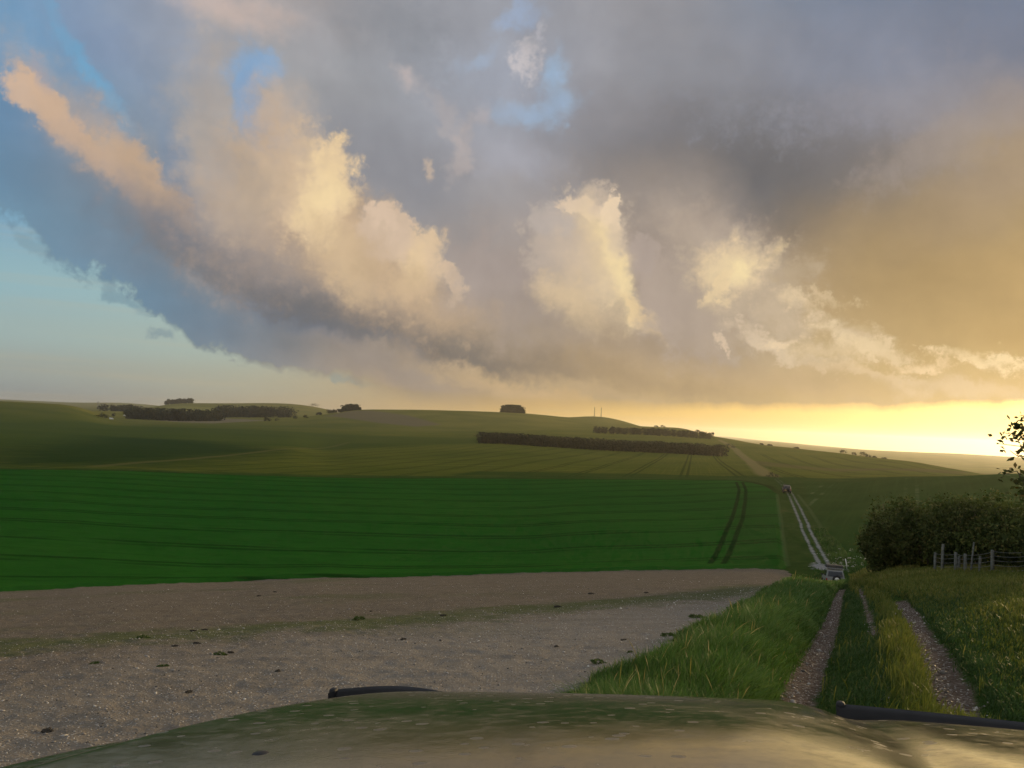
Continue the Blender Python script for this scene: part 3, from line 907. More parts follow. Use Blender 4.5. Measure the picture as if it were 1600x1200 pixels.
bn = gg.node('ShaderNodeBump'); gg.put(bn.inputs['Height'], hgt)
bn.inputs['Distance'].default_value = .06
gg.put(bn.inputs['Strength'], gg.ss(dist, 160, 20, .15, .8))
gg.put(gb.inputs['Normal'], bn.outputs[0])
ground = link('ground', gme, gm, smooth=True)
tag(ground, kind='structure')


def H1(x, y):
    return float(height(np.array([x]), np.array([y]))[0])

# ------------------------------------------------------------------ foliage
def leaf_mat(name, dark, light, warm=None, trans=.25):
    mt_, gg_, b = material(name, .75)
    t = gg_.attr('tint')
    stops = [(0.0, dark), (.7, light)] + ([(1.0, warm)] if warm else [])
    cc = gg_.ramp(t, stops)
    gg_.put(b.inputs['Base Color'], cc)
    b.inputs['Specular IOR Level'].default_value = .15
    tr = gg_.node('ShaderNodeBsdfTranslucent'); gg_.put(tr.inputs[0], cc)
    mx_ = gg_.node('ShaderNodeMixShader'); mx_.inputs[0].default_value = trans
    gg_.put(mx_.inputs[1], b.outputs[0]); gg_.put(mx_.inputs[2], tr.outputs[0])
    out = [n for n in mt_.node_tree.nodes if n.type == 'OUTPUT_MATERIAL'][0]
    mt_.node_tree.links.new(mx_.outputs[0], out.inputs[0])
    return mt_


def leaf_quads(cent, size, tint, flat=.0, r=None):
    """one pointed leaf (two triangles as a kite) at each centre"""
    r = r or rng
    n = len(cent)
    u = r.normal(size=(n, 3)); u[:, 2] *= (1 - flat); u /= np.linalg.norm(u, axis=1)[:, None]
    w = r.normal(size=(n, 3)); w -= (w * u).sum(1)[:, None] * u; w /= np.linalg.norm(w, axis=1)[:, None]
    s = (np.asarray(size) * r.uniform(.65, 1.35, n))[:, None]
    v = np.stack([cent - u * s, cent + w * s * .55 - u * s * .1, cent + u * s, cent - w * s * .55 - u * s * .1], 1).reshape(-1, 3)
    f = np.arange(n * 4).reshape(n, 4)
    return v, f, np.repeat(tint, 4)


def foliage(name, cent, size, tint, mat, parent=None, flat=0.0):
    v, f, t = leaf_quads(cent, size, tint, flat)
    me = np_mesh(name, v, f)
    fattr(me, 'tint', np.clip(t, 0, 1))
    return link(name, me, mat, parent)


def clump_cloud(n, clumps, spread, r=None):
    """points gathered round clump centres; returns points and the tint of each"""
    r = r or rng
    k = r.integers(0, len(clumps), n)
    p = clumps[k] + r.normal(size=(n, 3)) * np.asarray(spread)
    return p, k


M_far = leaf_mat('far_leaf', (.010, .014, .007), (.034, .042, .016))
M_hedge = leaf_mat('hedge_leaf', (.028, .042, .010), (.090, .115, .026), (.16, .14, .038), .25)
M_haw = leaf_mat('hawthorn_leaf', (.016, .024, .008), (.040, .054, .015), (.10, .062, .022), .3)
M_bark = noisy('bark', (.045, .036, .028), (.10, .085, .065), 14, .9, bump=.6)


def blob_points(n, r, rx, ry, rz, base=.15):
    """points on and in an uneven dome of half-height rz standing on the ground"""
    u = r.normal(size=(n, 3)); u /= np.linalg.norm(u, axis=1)[:, None]
    u[:, 2] = np.abs(u[:, 2]) * 1.0
    rad = r.uniform(.55, 1.0, n) ** .5
    p = u * rad[:, None] * np.array([rx, ry, rz * (1 - base)])
    p[:, 2] += rz * base * r.uniform(0, 1, n)
    return p


def wood_mass(name, spots, hts, leaf, per, mat, label=None, seed=1):
    """a far wood that reads as one mass: many crowns close together"""
    r = np.random.default_rng(seed)
    P, T = [], []
    z = height(spots[:, 0], spots[:, 1])
    for (x, y), zz, h in zip(spots, z, hts):
        n = int(per * r.uniform(.8, 1.2))
        w = h * r.uniform(.38, .55)
        lob = r.normal(size=(7, 3)) * np.array([w * .55, w * .55, h * .22]) + np.array([0, 0, h * .62])
        k = r.integers(0, 7, n)
        p = lob[k] + r.normal(size=(n, 3)) * np.array([w * .30, w * .30, h * .15])
        low = r.random(n) < .25
        p[low, 2] = r.uniform(0, h * .5, low.sum())
        p[:, 2] = np.clip(p[:, 2], .1, h * 1.08)
        P.append(p + np.array([x, y, zz]))
        T.append(np.clip(r.normal(.45, .2) + r.normal(size=n) * .18, 0, 1))
    o = foliage(name, np.vstack(P), leaf, np.concatenate(T), mat)
    tag(o, label, 'wood', kind='stuff')
    return o


def band_spots(a, b, depth, step, seed):
    """spots in a strip from plan point a to b, going 'depth' metres away from the camera"""
    r = np.random.default_rng(seed)
    a, b = np.array(a), np.array(b)
    L = np.hypot(*(b - a)); nx = int(L / step) + 1; ny = max(1, int(depth / step))
    mid = (a + b) / 2; away = mid / np.hypot(*mid)
    t, w = np.meshgrid(np.linspace(0, 1, nx), np.linspace(0, depth, ny))
    p = a + t.ravel()[:, None] * (b - a) + w.ravel()[:, None] * away
    return p + r.normal(size=p.shape) * step * .25


def line_spots(pts, depth, step, seed):
    out = [band_spots(a, b, depth, step, seed + i) for i, (a, b) in enumerate(zip(pts[:-1], pts[1:]))]
    return np.vstack(out)


# the long plantation across the slope and the one above it
sp = line_spots([ground_at(752, 693.5), ground_at(900, 702), ground_at(1020, 708), ground_at(1122, 714.5)], 30, 4.8, 3)
r_ = np.random.default_rng(4)
wood_mass('plantation', sp, r_.uniform(6.6, 7.5, len(sp)) * (np.hypot(sp[:, 0], sp[:, 1]) / 620), .62, 230, M_far,
          'long dark tree belt across the middle of the far slope', 5)
sp = line_spots([ground_at(936, 677.5), ground_at(1020, 680.5), ground_at(1106, 687)], 30, 8.0, 7)
wood_mass('upper_plantation', sp, r_.uniform(6.6, 7.4, len(sp)) * (np.hypot(sp[:, 0], sp[:, 1]) / 1000), .85, 190, M_far,
          'smaller hazy tree belt higher up below the hill crest', 8)
# woods on the left
sp = line_spots([ground_at(204, 655), ground_at(270, 658), ground_at(338, 658.5)], 90, 13, 9)
wood_mass('left_wood', sp, r_.uniform(14, 18, len(sp)), 1.7, 150, M_far, 'dark wood at the left end of the valley beside bare ground', 10)
sp = line_spots([ground_at(336, 653), ground_at(400, 652.5), ground_at(450, 652.5)], 80, 14, 11)
wood_mass('middle_wood', sp, r_.uniform(17, 22, len(sp)), 1.9, 150, M_far, 'block of dark wood right of the low wood on the left', 12)
sp = line_spots([at_dist(160, 2100), at_dist(190, 2100), at_dist(212, 2000)], 60, 16, 13)
wood_mass('distant_wood', sp, r_.uniform(11, 15, len(sp)), 2.0, 100, M_far, 'low far wood at the left skyline', 14)
sp = line_spots([at_dist(262, 2950), at_dist(280, 2960), at_dist(296, 2960)], 60, 11, 15)
wood_mass('hilltop_clump', sp, r_.uniform(11, 17, len(sp)), 2.6, 100, M_far, 'tree clump on top of the pale far hill at left', 16)
# the domed copse on the crest
cpt = np.array(at_dist(800, 1490)); ax = np.array((cpt[1], -cpt[0])) / np.hypot(*cpt)
sp, hh = [], []
for u in np.linspace(-1, 1, 12):
    for w in np.linspace(-1, 1, 6):
        if u * u + w * w < 1.05:
            sp.append(cpt + ax * u * 19.5 + cpt / np.hypot(*cpt) * w * 16); hh.append(13.5 * max(.42, 1 - abs(u) ** 3.2 * .55))
wood_mass('domed_copse', np.array(sp), np.array(hh), 1.3, 240, M_far, 'dome shaped copse standing alone on the hill crest', 18)
cpt = np.array(at_dist(547, 1560)); ax = np.array((cpt[1], -cpt[0])) / np.hypot(*cpt)
sp = np.array([cpt + ax * u * 17 + cpt / np.hypot(*cpt) * w * 14 for u in np.linspace(-1, 1, 9) for w in (-1, 0, 1)])
wood_mass('round_copse', sp, 11.5 * np.clip(1 - np.abs(np.linspace(-1, 1, 27) * 0 + np.repeat(np.linspace(-1, 1, 9), 3)) ** 2.5 * .6, .3, 1), 1.3, 220, M_far,
          'rounded copse at the left end of the crest', 20)


def small_tree(name, xy, h, w, label, cat, group, seed, leaf=None, n=420, mat=None, trunk=True, bottom=.22):
    """a free-standing tree or bush: tapered trunk with limbs and a crown of leaf clumps"""
    r = np.random.default_rng(seed)
    x, y = xy
    z = H1(x, y)
    root = empty(name, (x, y, z), r.uniform(0, 6))
    tag(root, label, cat, group)
    lob = blob_points(11, r, w * .5, w * .5, h * (1 - bottom)) + np.array([0, 0, h * bottom])
    lob[:, 2] *= .93
    if trunk:
        mb = MB()
        mb.tube([(0, 0, -.2), (.02 * h, 0, h * .25), (0, .02 * h, h * .55)], [h * .035, h * .026, h * .012], 7)
        for q in lob[:6]:
            mb.tube([(.01 * h, 0, h * .25), tuple(q * .55 + np.array([0, 0, h * .1])), tuple(q)], [h * .016, h * .010, h * .004], 5)
        mb.build('trunk', M_bark, root, True)
    p, k = clump_cloud(n, lob, (w * .13, w * .13, h * .10), r)
    p[:, 2] = np.clip(p[:, 2], h * .05, h)
    tint = np.clip(r.uniform(.2, .7, len(lob))[k] + r.normal(size=n) * .15, 0, 1)
    foliage('crown', p, leaf or h * .06, tint, mat or M_far, root)
    return root


# trees and bushes on the right-hand ridge
for i, (px, dd, h, w, lb) in enumerate([
    (1318, 735, 3.4, 5.2, 'broad low tree on the right ridge, first of its row'),
    (1335, 730, 2.6, 3.6, 'small tree in the row on the right ridge, just left of its tallest tree'),
    (1349, 725, 4.4, 5.6, 'tallest rounded tree of the row on the right ridge'),
    (1357, 722, 2.9, 4.0, 'low tree right beside the tallest one on the right ridge'),
    (1367, 715, 2.0, 3.2, 'low bush in the gap of the row on the right ridge'),
    (1382, 705, 1.9, 4.2, 'last flat bush at the right end of the ridge row')]):
    small_tree('ridge_tree', at_dist(px, dd), h, w, lb, 'tree', 'trees along the right ridge', 40 + i, .3, 420, bottom=.12)
for i, (px, dd, h, w) in enumerate([(1036, 1340, 4.0, 7), (1090, 1130, 5.5, 9), (1097, 1120, 4.5, 8), (1110, 1080, 3.2, 6), (1025, 1380, 3, 6), (1190, 905, 1.6, 4), (1203, 880, 1.6, 4),
                                    (1245, 820, 1.4, 4)]):
    small_tree('crest_bush', at_dist(px, dd), h, w, ['small bush on the hill crest left of the dark crest thicket', 'tallest thicket bush on the crest above the upper tree belt',
               'thicket bush leaning on the tallest crest bush', 'low bush where the crest starts to fall to the right', 'tiny leftmost bush on the falling crest',
               'tiny bush on the crest below the far track', 'tiny bush next along the crest below the far track', 'tiny bush on the crest before the ridge trees'][i],
               'bush', 'bushes along the crest', 60 + i, .55, 220, bottom=.05, trunk=False)
for i, (px, py, h, w, lb) in enumerate([
    (1207, 748.5, 1.55, 2.6, 'lone dark round bush beside the drove where the far slope begins'),
    (1140, 697.5, 3.0, 6.0, 'bush beside the pale track near the end of the tree belt'),
    (1146, 701, 2.6, 5.0, 'second bush beside the pale track, nearer than the other'),
    (417, 658.5, 8.0, 10.0, 'dark bush in the field below the middle wood'),
    (433, 658, 4.5, 6.0, 'small bush right of the dark bush below the middle wood'),
    (461, 655.5, 6.0, 8.0, 'bush in the field just past the right end of the middle wood'),
    (477, 654, 6.0, 8.0, 'rightmost lone bush in the field past the middle wood'),
    (159, 655, 7.0, 12.0, 'low dark bush at the left beside the white vans'),
    (178, 651, 6.0, 7.0, 'small tree between the two white vans')]):
    small_tree('field_bush', ground_at(px, py), h, w, lb, 'bush', 'lone bushes in the fields', 80 + i, h * .085, 320, bottom=.04, trunk=(i in (3, 8)))
for i, (px, dd, h, w, lb) in enumerate([(515, 1480, 9, 12, 'first of the sparse trees left of the rounded copse'), (522, 1490, 7, 8, 'thin tree in the sparse group left of the rounded copse'),
                                        (528, 1500, 8, 10, 'sparse tree nearest to the rounded copse'), (498, 1480, 6, 8, 'outlying small tree left of the sparse group'),
                                        (489, 2900, 14, 40, 'faint tree group on the far hill shoulder')]):
    small_tree('hedgerow_tree', at_dist(px, dd), h, w, lb, 'tree', 'sparse trees left of the rounded copse', 100 + i, 1.0, 260, bottom=.15)

# ------------------------------------------------------------------ masts, pylon, far vans
M_steel = noisy('galvanised_steel', (.10, .10, .10), (.16, .155, .15), 3, .6)


def lattice_mast(name, px, dd, h, w0, w1, label, cat, arms=()):
    x, y = at_dist(px, dd); z = H1(x, y)
    root = empty(name, (x, y, z)); tag(root, label, cat, 'lattice masts' if cat == 'mast' else None)
    n = 12
    for sx, sy in ((-1, -1), (1, -1), (1, 1), (-1, 1)):
        m_ = MB(); m_.tube([(sx * w0, sy * w0, -.5), (sx * w1, sy * w1, h * .92)], [h * .009, h * .007], 6); m_.build('leg', M_steel, root)
    m_ = MB()
    for i in range(n):
        z0, z1 = h * .92 * i / n, h * .92 * (i + 1) / n
        q0, q1 = w0 + (w1 - w0) * i / n, w0 + (w1 - w0) * (i + 1) / n
        for (ax_, ay_), (bx_, by_) in (((-1, -1), (1, -1)), ((1, -1), (1, 1)), ((1, 1), (-1, 1)), ((-1, 1), (-1, -1))):
            m_.tube([(ax_ * q0, ay_ * q0, z0), (bx_ * q1, by_ * q1, z1)], [h * .004] * 2, 4)
            m_.tube([(bx_ * q0, by_ * q0, z0), (ax_ * q1, ay_ * q1, z1)], [h * .004] * 2, 4)
    m_.build('bracing', M_steel, root)
    m_ = MB(); m_.tube([(0, 0, h * .9), (0, 0, h)], [h * .010, h * .004], 6); m_.build('antenna', M_steel, root)
    for hz, ln in arms:
        m_ = MB(); m_.tube([(-ln, 0, hz * h), (0, 0, hz * h + .03 * h), (ln, 0, hz * h)], [h * .006, h * .01, h * .006], 5); m_.build('crossarm', M_steel, root)
    return root


lattice_mast('radio_mast', 928, 1880, 23.0, .95, .45, 'left one of two thin lattice masts on the hill crest', 'mast')
lattice_mast('radio_mast', 938.5, 1880, 23.0, .95, .45, 'right one of two thin lattice masts on the hill crest', 'mast')
lattice_mast('pylon', 153, 4300, 30.0, 3.0, .8, 'tiny hazy power pylon on the far left skyline', 'pylon', ((.95, 5), (.78, 7), (.62, 6)))

M_white = noisy('white_paint', (.72, .72, .70), (.82, .82, .80), 6, .45)
M_glassd = noisy('dark_glass', (.010, .012, .016), (.022, .026, .032), 2, .08, .5)
M_tyre = noisy('tyre_rubber', (.012, .012, .012), (.024, .024, .024), 30, .85)


def far_van(px, py, rz, label):
    x, y = ground_at(px, py)
    root = empty('white_van', (x, y, H1(x, y)), rz); tag(root, label, 'van', 'white vans on the far left road')
    prof = [(-2.6, .35), (2.6, .35), (2.6, 1.05), (1.9, 1.2), (1.35, 2.25), (-2.6, 2.35)]
    m_ = MB()
    n = len(prof)
    m_.add([(px_, s * .98, pz) for s in (-1, 1) for px_, pz in prof], [tuple(range(n)), tuple(range(2 * n - 1, n - 1, -1))] + [(k, (k + 1) % n, n + (k + 1) % n, n + k) for k in range(n)])
    m_.build('body', M_white, root, bevel=.06)
    m_ = MB(); m_.add([(1.88, -.85, 1.27), (1.88, .85, 1.27), (1.42, .8, 2.15), (1.42, -.8, 2.15)], [(0, 1, 2, 3)])
    o = m_.build('windscreen', M_glassd, root); o.location.x = .03
    for wx in (-1.7, 1.65):
        for s in (-1, 1):
            m_ = MB(); m_.lathe([(.2, -.1), (.34, -.1), (.36, 0), (.34, .1), (.2, .1)], (wx, s * .92, .36), 'y', 16); m_.build('wheel', M_tyre, root, True)
    return root


far_van(174, 656, .5, 'white van seen as a speck at the left, lower of the two')
far_van(195, 650.5, 1.0, 'white van seen as a speck at the left, farther of the two')

# ------------------------------------------------------------------ the hedge on the right
def hedge_bush(px, dd, h, w, label, seed, n=7500, warm=0.0):
    r = np.random.default_rng(seed)
    x, y = at_dist(px, dd)
    root = empty('hedge_bush', (x, y, H1(x, y))); tag(root, label, 'bush', 'bushes of the tall hedge')
    m_ = MB()
    tips = []
    for k in range(9):
        a = r.uniform(0, 6.28); q = r.uniform(.15, .42) * w
        tip = np.array([math.cos(a) * q, math.sin(a) * q, h * r.uniform(.7, .95)])
        m_.tube([(math.cos(a) * .15, math.sin(a) * .15, -.2), tuple(tip * np.array([.5, .5, .45])), tuple(tip)], [.06, .04, .012], 6)
        tips.append(tip)
    m_.build('stems', M_bark, root, True)
    L = 46
    u = r.normal(size=(L, 3)); u /= np.linalg.norm(u, axis=1)[:, None]
    lob = u * np.array([w * .5, w * .5, h * .46]) * r.uniform(.62, 1.0, L)[:, None] + np.array([0, 0, h * .5])
    lob[:, 2] = np.clip(lob[:, 2], .15 * h, h)
    shoots = np.array([t * np.array([1.15, 1.15, 1]) + np.array([0, 0, h * r.uniform(.02, .12)]) for t in tips])
    lob = np.vstack([lob, shoots])
    p, k = clump_cloud(n, lob, (w * .085, w * .085, h * .075), r)
    p[:, 2] = np.clip(p[:, 2], .05, None)
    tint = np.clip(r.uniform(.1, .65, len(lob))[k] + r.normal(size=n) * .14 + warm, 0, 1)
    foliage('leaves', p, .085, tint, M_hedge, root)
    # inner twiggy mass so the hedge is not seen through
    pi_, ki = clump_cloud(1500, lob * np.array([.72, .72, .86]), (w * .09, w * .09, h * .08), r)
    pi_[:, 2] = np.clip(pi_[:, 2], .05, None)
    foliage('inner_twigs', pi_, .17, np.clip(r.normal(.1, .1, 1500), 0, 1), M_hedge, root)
    return root


for i, (px, dd, h, w, n, warm, lb) in enumerate([
    (1387, 57, 3.4, 2.9, 7000, 0, 'lowest hedge bush at its left end beside the drove'),
    (1412, 57, 4.0, 4.4, 8000, 0, 'hedge bush second from the open end, behind the end bush'),
    (1452, 55, 3.8, 4.2, 8000, 0, 'hedge bush behind the first pair of fence posts'),
    (1493, 53, 3.75, 4.4, 8000, .03, 'hedge bush behind the middle fence posts'),
    (1532, 51, 3.8, 4.4, 8000, .03, 'tallest hedge bush behind the big straight fence post'),
    (1574, 49, 3.5, 4.4, 8000, .05, 'hedge bush under the overhanging twigs'),
    (1618, 46, 3.2, 4.6, 7000, .12, 'hedge bush cut by the right edge with lighter yellowish leaves'),
    (1670, 43, 3.4, 4.6, 4500, .05, 'hedge bush beyond the right edge of the photo')]):
    hedge_bush(px, dd, h, w, lb, 200 + i, n, warm)

# near hawthorn tree at the right edge, only its outer sprays reach into the picture
def hawthorn():
    r = np.random.default_rng(77)
    px_a = R(azel(1745, 700)[0]); dd = 13.0
    x, y = math.sin(px_a) * dd, math.cos(px_a) * dd
    z = H1(x, y)
    root = empty('hawthorn_tree', (x, y, z)); tag(root, 'near hawthorn whose leafy sprays reach in at the right edge', 'tree')
    m_ = MB()
    m_.tube([(0, 0, -.3), (.08, .05, .7), (-.05, .1, 1.5), (.05, .15, 2.2)], [.16, .13, .10, .07], 10)
    cents, tints, inner = [], [], []
    left = np.array([-math.cos(px_a), math.sin(px_a), 0])        # to the left as seen from the car

    def spray(p0, p1, leaves, wob, seed):
        rr = np.random.default_rng(seed)
        n = 7
        pts = [p0 + (p1 - p0) * t + rr.normal(size=3) * wob * (t > 0) * (t < 1) for t in np.linspace(0, 1, n)]
        m_.tube([tuple(p) for p in pts], list(np.linspace(.018, .004, n)), 5)
        for _ in range(leaves):
            t = rr.uniform(.12, 1.03); k = min(int(t * (n - 1)), n - 2)
            q = pts[k] + (pts[k + 1] - pts[k]) * (t * (n - 1) - k)
            cents.append(q + rr.normal(size=3) * .05); tints.append(rr.uniform(.3, .9))
    def P(px, py, d_):
        v = pdir(px, py); hz = math.hypot(v.x, v.y)
        return np.array([v.x / hz * d_ - x, v.y / hz * d_ - y, v.z / hz * d_ - z])
    # sprays that show
    spray(P(1690, 690, 13), P(1567, 676, 12.6), 75, .04, 1)
    spray(P(1690, 680, 13.1), P(1582, 663, 12.7), 130, .04, 2)
    spray(P(1700, 690, 13.1), P(1588, 686, 12.8), 110, .04, 3)
    spray(P(1690, 670, 13.1), P(1596, 654, 12.9), 70, .04, 12)
    spray(P(1700, 740, 12.8), P(1559, 693, 12.4), 36, .03, 4)
    spray(P(1690, 735, 12.8), P(1578, 704, 12.5), 55, .03, 5)
    spray(P(1690, 770, 12.8), P(1566, 742, 12.5), 70, .05, 6)
    spray(P(1690, 790, 13), P(1585, 752, 12.7), 110, .05, 7)
    spray(P(1700, 790, 13), P(1592, 772, 12.9), 90, .05, 8)
    # the rest of the crown
    for k in range(70):
        a = r.uniform(0, 6.28); e = r.uniform(-.15, 1.2)
        q = np.array([math.cos(a) * math.cos(e) * 1.25, math.sin(a) * math.cos(e) * 1.25, 2.0 + math.sin(e) * 1.5]) * r.uniform(.8, 1.0)
        if np.dot(q, left) > .78 : q -= left * (np.dot(q, left) - .78)
        spray(np.array([.05, .15, 1.5 + r.uniform(0, .7)]), q, 60, .06, 300 + k)
    m_.build('trunk', M_bark, root, True)
    foliage('crown', np.array(cents), .036, np.array(tints), M_haw, root)


hawthorn()

# ------------------------------------------------------------------ wire fence in front of the hedge
M_post = noisy('weathered_post', (.09, .095, .08), (.19, .20, .175), 9, .9, bump=.5)
M_wire = noisy('fence_wire', (.20, .20, .19), (.28, .28, .27), 20, .5, metal=.6)
fp = [(1464, 46.0, 1.15, .085, 0.0), (1475, 45.6, 1.55, .09, .02), (1496, 45.0, 1.12, .10, .0), (1501, 45.3, .92, .08, .01), (1511, 44.6, 1.05, .10, -.01), (1519, 44.4, 1.60, .055, .09),
      (1533, 44.2, .90, .08, .03), (1553, 43.6, 1.18, .105, .0), (1606, 42.0, 1.12, .10, .02), (1660, 40.2, 1.12, .10, .0)]
fx0, fy0 = at_dist(1553, 43.6)
fence = empty('wire_fence', (fx0, fy0, H1(fx0, fy0))); tag(fence, 'old wire fence on grey leaning wooden posts in front of the hedge', 'fence')
tops = []
bpy.context.view_layer.update()
for px, dd, h, rr, lean in fp:
    x, y = at_dist(px, dd); z = H1(x, y)
    m_ = MB()
    b = Vector((x - fx0, y - fy0, z - fence.location.z))
    lv = Vector((rt0.x * lean, -.1 * lean, 0))
    m_.tube([b + Vector((0, 0, -.3)), b + lv * h * .5 + Vector((0, 0, h * .5)), b + lv * h + Vector((0, 0, h - .03)), b + lv * h + Vector((0, 0, h))], [rr * .78, rr * .75, rr * .72, rr * .62], 9)
    m_.build('post', M_post, fence, True)
    tops.append((b, h))
wires = [t for t, f_ in zip(tops, fp) if f_[0] in (1464, 1496, 1511, 1553, 1606, 1660)]
for lv in (.95, .78, .6, .42, .24):
    m_ = MB()
    pts = []
    for (b0, h0), (b1, h1) in zip(wires[:-1], wires[1:]):
        for t in (0, .25, .5, .75):
            p = b0.lerp(b1, t); p = p + Vector((0, -.1, lv * (h0 + (h1 - h0) * t) - .06 * 4 * t * (1 - t)))
            pts.append(p)
    m_.tube(pts, [.009] * len(pts), 4)
    m_.build('wire', M_wire, fence)
# white marker stake by the drove
x, y = ground_at(1324, 887)
m_ = MB(); m_.tube([(0, 0, -.2), (-.10, 0, .45), (-.22, 0, .95)], [.05, .05, .045], 8)
o = m_.build('marker_stake', M_white, None, True); o.location = (x, y, H1(x, y))
tag(o, 'short leaning white stake in the weeds beyond the pale off-roader', 'stake')

# ------------------------------------------------------------------ grass of the verge and the drove
def blade_mat(name, stops, trans=.3):
    mt_, gg_, b = material(name, .6)
    cc = gg_.ramp(gg_.attr('tint'), stops)
    gg_.put(b.inputs['Base Color'], cc)
    b.inputs['Specular IOR Level'].default_value = .2
    tr = gg_.node('ShaderNodeBsdfTranslucent'); gg_.put(tr.inputs[0], cc)
    mx_ = gg_.node('ShaderNodeMixShader'); mx_.inputs[0].default_value = trans
    gg_.put(mx_.inputs[1], b.outputs[0]); gg_.put(mx_.inputs[2], tr.outputs[0])
    out = [n for n in mt_.node_tree.nodes if n.type == 'OUTPUT_MATERIAL'][0]
    mt_.node_tree.links.new(mx_.outputs[0], out.inputs[0])
    return mt_


M_lush = blade_mat('verge_blade', [(0, (.034, .074, .011)), (.5, (.066, .138, .021)), (.8, (.112, .178, .034)), (1, (.135, .185, .055))])
M_short = blade_mat('drove_blade', [(0, (.024, .052, .011)), (.6, (.042, .088, .018)), (1, (.085, .105, .032))])
M_seed = blade_mat('seeding_blade', [(0, (.075, .102, .014)), (.4, (.145, .160, .028)), (.75, (.24, .205, .055)), (1, (.36, .29, .12))])


def sample_polar(n, a0, a1, d0, d1, seed, power=.35):
    """more of them near the car, so that they stay about as dense to the eye"""
    r = np.random.default_rng(seed)
    a = np.radians(r.uniform(a0, a1, n))
    u = r.random(n)
    d_ = (d0 ** power + u * (d1 ** power - d0 ** power)) ** (1 / power)
    return np.sin(a) * d_, np.cos(a) * d_


def rut_dist(x, y):
    best = np.full(x.shape, -9.0)
    for pl, w, dep in RUTS: best = np.maximum(best, w - line_dist(x, y, pl))
    return best


def across(x, y):
    """how far right of the drove's left rut, 0 at the rut, 1 at the right rut"""
    a, b = RUTS[0][0], RUTS[2][0]
    xa = np.interp(y, a[:, 1], a[:, 0]); xb = np.interp(y, b[:, 1], b[:, 0])
    hi = a[-1, 1]
    sl = (b[-1, 0] - b[0, 0]) / (b[-1, 1] - b[0, 1])
    xb = np.where(y > b[-1, 1], b[-1, 0] + (y - b[-1, 1]) * sl, xb)
    sa = (a[-1, 0] - a[0, 0]) / (a[-1, 1] - a[0, 1])
    xa = np.where(y > hi, a[-1, 0] + (y - hi) * sa, xa)
    return (x - xa) / np.maximum(xb - xa, .5)


def blades(name, x, y, h, lean, tint, mat, seed, wmul=1.0, label=None, seedhead=0.0):
    r = np.random.default_rng(seed)
    n = len(x)
    z = height(x, y) - .01
    d_ = np.hypot(x, y)
    w = np.maximum(.0035, .00038 * d_) * wmul * r.uniform(.7, 1.4, n)
    # wind combs the blades; each has its own bend
    th = vnoise(x / 1.3, y / 1.3, 31, 2) * 2.0 + .4 + r.normal(size=n) * 1.2
    lx, ly = np.cos(th) * lean, np.sin(th) * lean
    fa = r.uniform(0, math.pi, n)
    sx, sy = np.cos(fa) * w, np.sin(fa) * w
    V = np.empty((n, 7, 3), np.float32)
    for k, (t, ww) in enumerate(((0, 1.0), (.45, .9), (.8, .6 + seedhead * 1.2))):
        bx = x + lx * h * t ** 1.8; by = y + ly * h * t ** 1.8; bz = z + h * (t - .35 * lean * t * t)
        V[:, 2 * k] = np.stack([bx - sx * ww, by - sy * ww, bz], 1)
        V[:, 2 * k + 1] = np.stack([bx + sx * ww, by + sy * ww, bz], 1)
    V[:, 6] = np.stack([x + lx * h, y + ly * h, z + h * (1 - .35 * lean)], 1)
    b = np.arange(n)[:, None] * 7
    f = np.concatenate([b + np.array([[0, 1, 3, 2]]), b + np.array([[2, 3, 5, 4]]), b + np.array([[4, 5, 6, 6]])], 1).reshape(-1, 4)
    # triangles as their own list
    me = bpy.data.meshes.new(name)
    me.vertices.add(n * 7); me.vertices.foreach_set('co', V.ravel())
    q = np.concatenate([b + np.array([[0, 1, 3, 2]]), b + np.array([[2, 3, 5, 4]])], 1).reshape(-1)
    t3 = (b + np.array([[4, 5, 6]])).reshape(-1)
    li = np.concatenate([q, t3]).astype(np.int32)
    me.loops.add(len(li)); me.loops.foreach_set('vertex_index', li)
    st = np.concatenate([np.arange(0, len(q), 4), len(q) + np.arange(0, len(t3), 3)]).astype(np.int32)
    me.polygons.add(len(st)); me.polygons.foreach_set('loop_start', st)
    me.update(calc_edges=True)
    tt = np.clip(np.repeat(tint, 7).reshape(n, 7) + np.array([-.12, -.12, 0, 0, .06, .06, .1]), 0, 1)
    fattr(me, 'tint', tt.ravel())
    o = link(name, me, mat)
    tag(o, label, 'grass', kind='stuff')
    return o


# lush left verge between the tilth and the drove
x, y = sample_polar(330000, 2, 27, 4.5, 84, 51)
ch = poly_sd(x, y, P_CHALK) + vnoise(x / 1.1, y / 1.1, 41, 2) * .45
ac = across(x, y)
wob = vnoise(x / 2.5, y / 2.5, 43, 2)
rd = rut_dist(x, y)
keep = (ch < -.05) & (poly_sd(x, y, P_GREEN) < -.4) & (ac < .30) & (rd < -.02 + rng.normal(size=len(x)) * .03) & (ac < .02 + .06 * wob)
x, y, ch = x[keep], y[keep], ch[keep]
pn = vnoise(x / 3.0, y / 3.0, 45, 2); pn2 = vnoise(x / .9, y / .9, 47, 2)
edge = sstep(-ch, 0, .9)
rutn = sstep(-rut_dist(x, y), .0, .8)
h = (.17 + .30 * edge * rutn) * (1 + .35 * pn2 + .25 * pn) * rng.uniform(.55, 1.25, len(x)) * np.interp(np.hypot(x, y), [10, 60], [1.0, 1.35])
h *= np.interp(np.hypot(x, y), [50, 66], [1.0, .5])
ti = np.clip(.40 + .18 * pn + .22 * pn2 + rng.normal(size=len(x)) * .20 + sstep(np.hypot(x, y), 25, 70) * .12, 0, 1)
blades('verge_grass', x, y, h, np.clip(.55 + .3 * pn2 + rng.normal(size=len(x)) * .2, .05, 1.1), ti, M_lush, 53, label='lush tall grass bank between tilth and left rut')
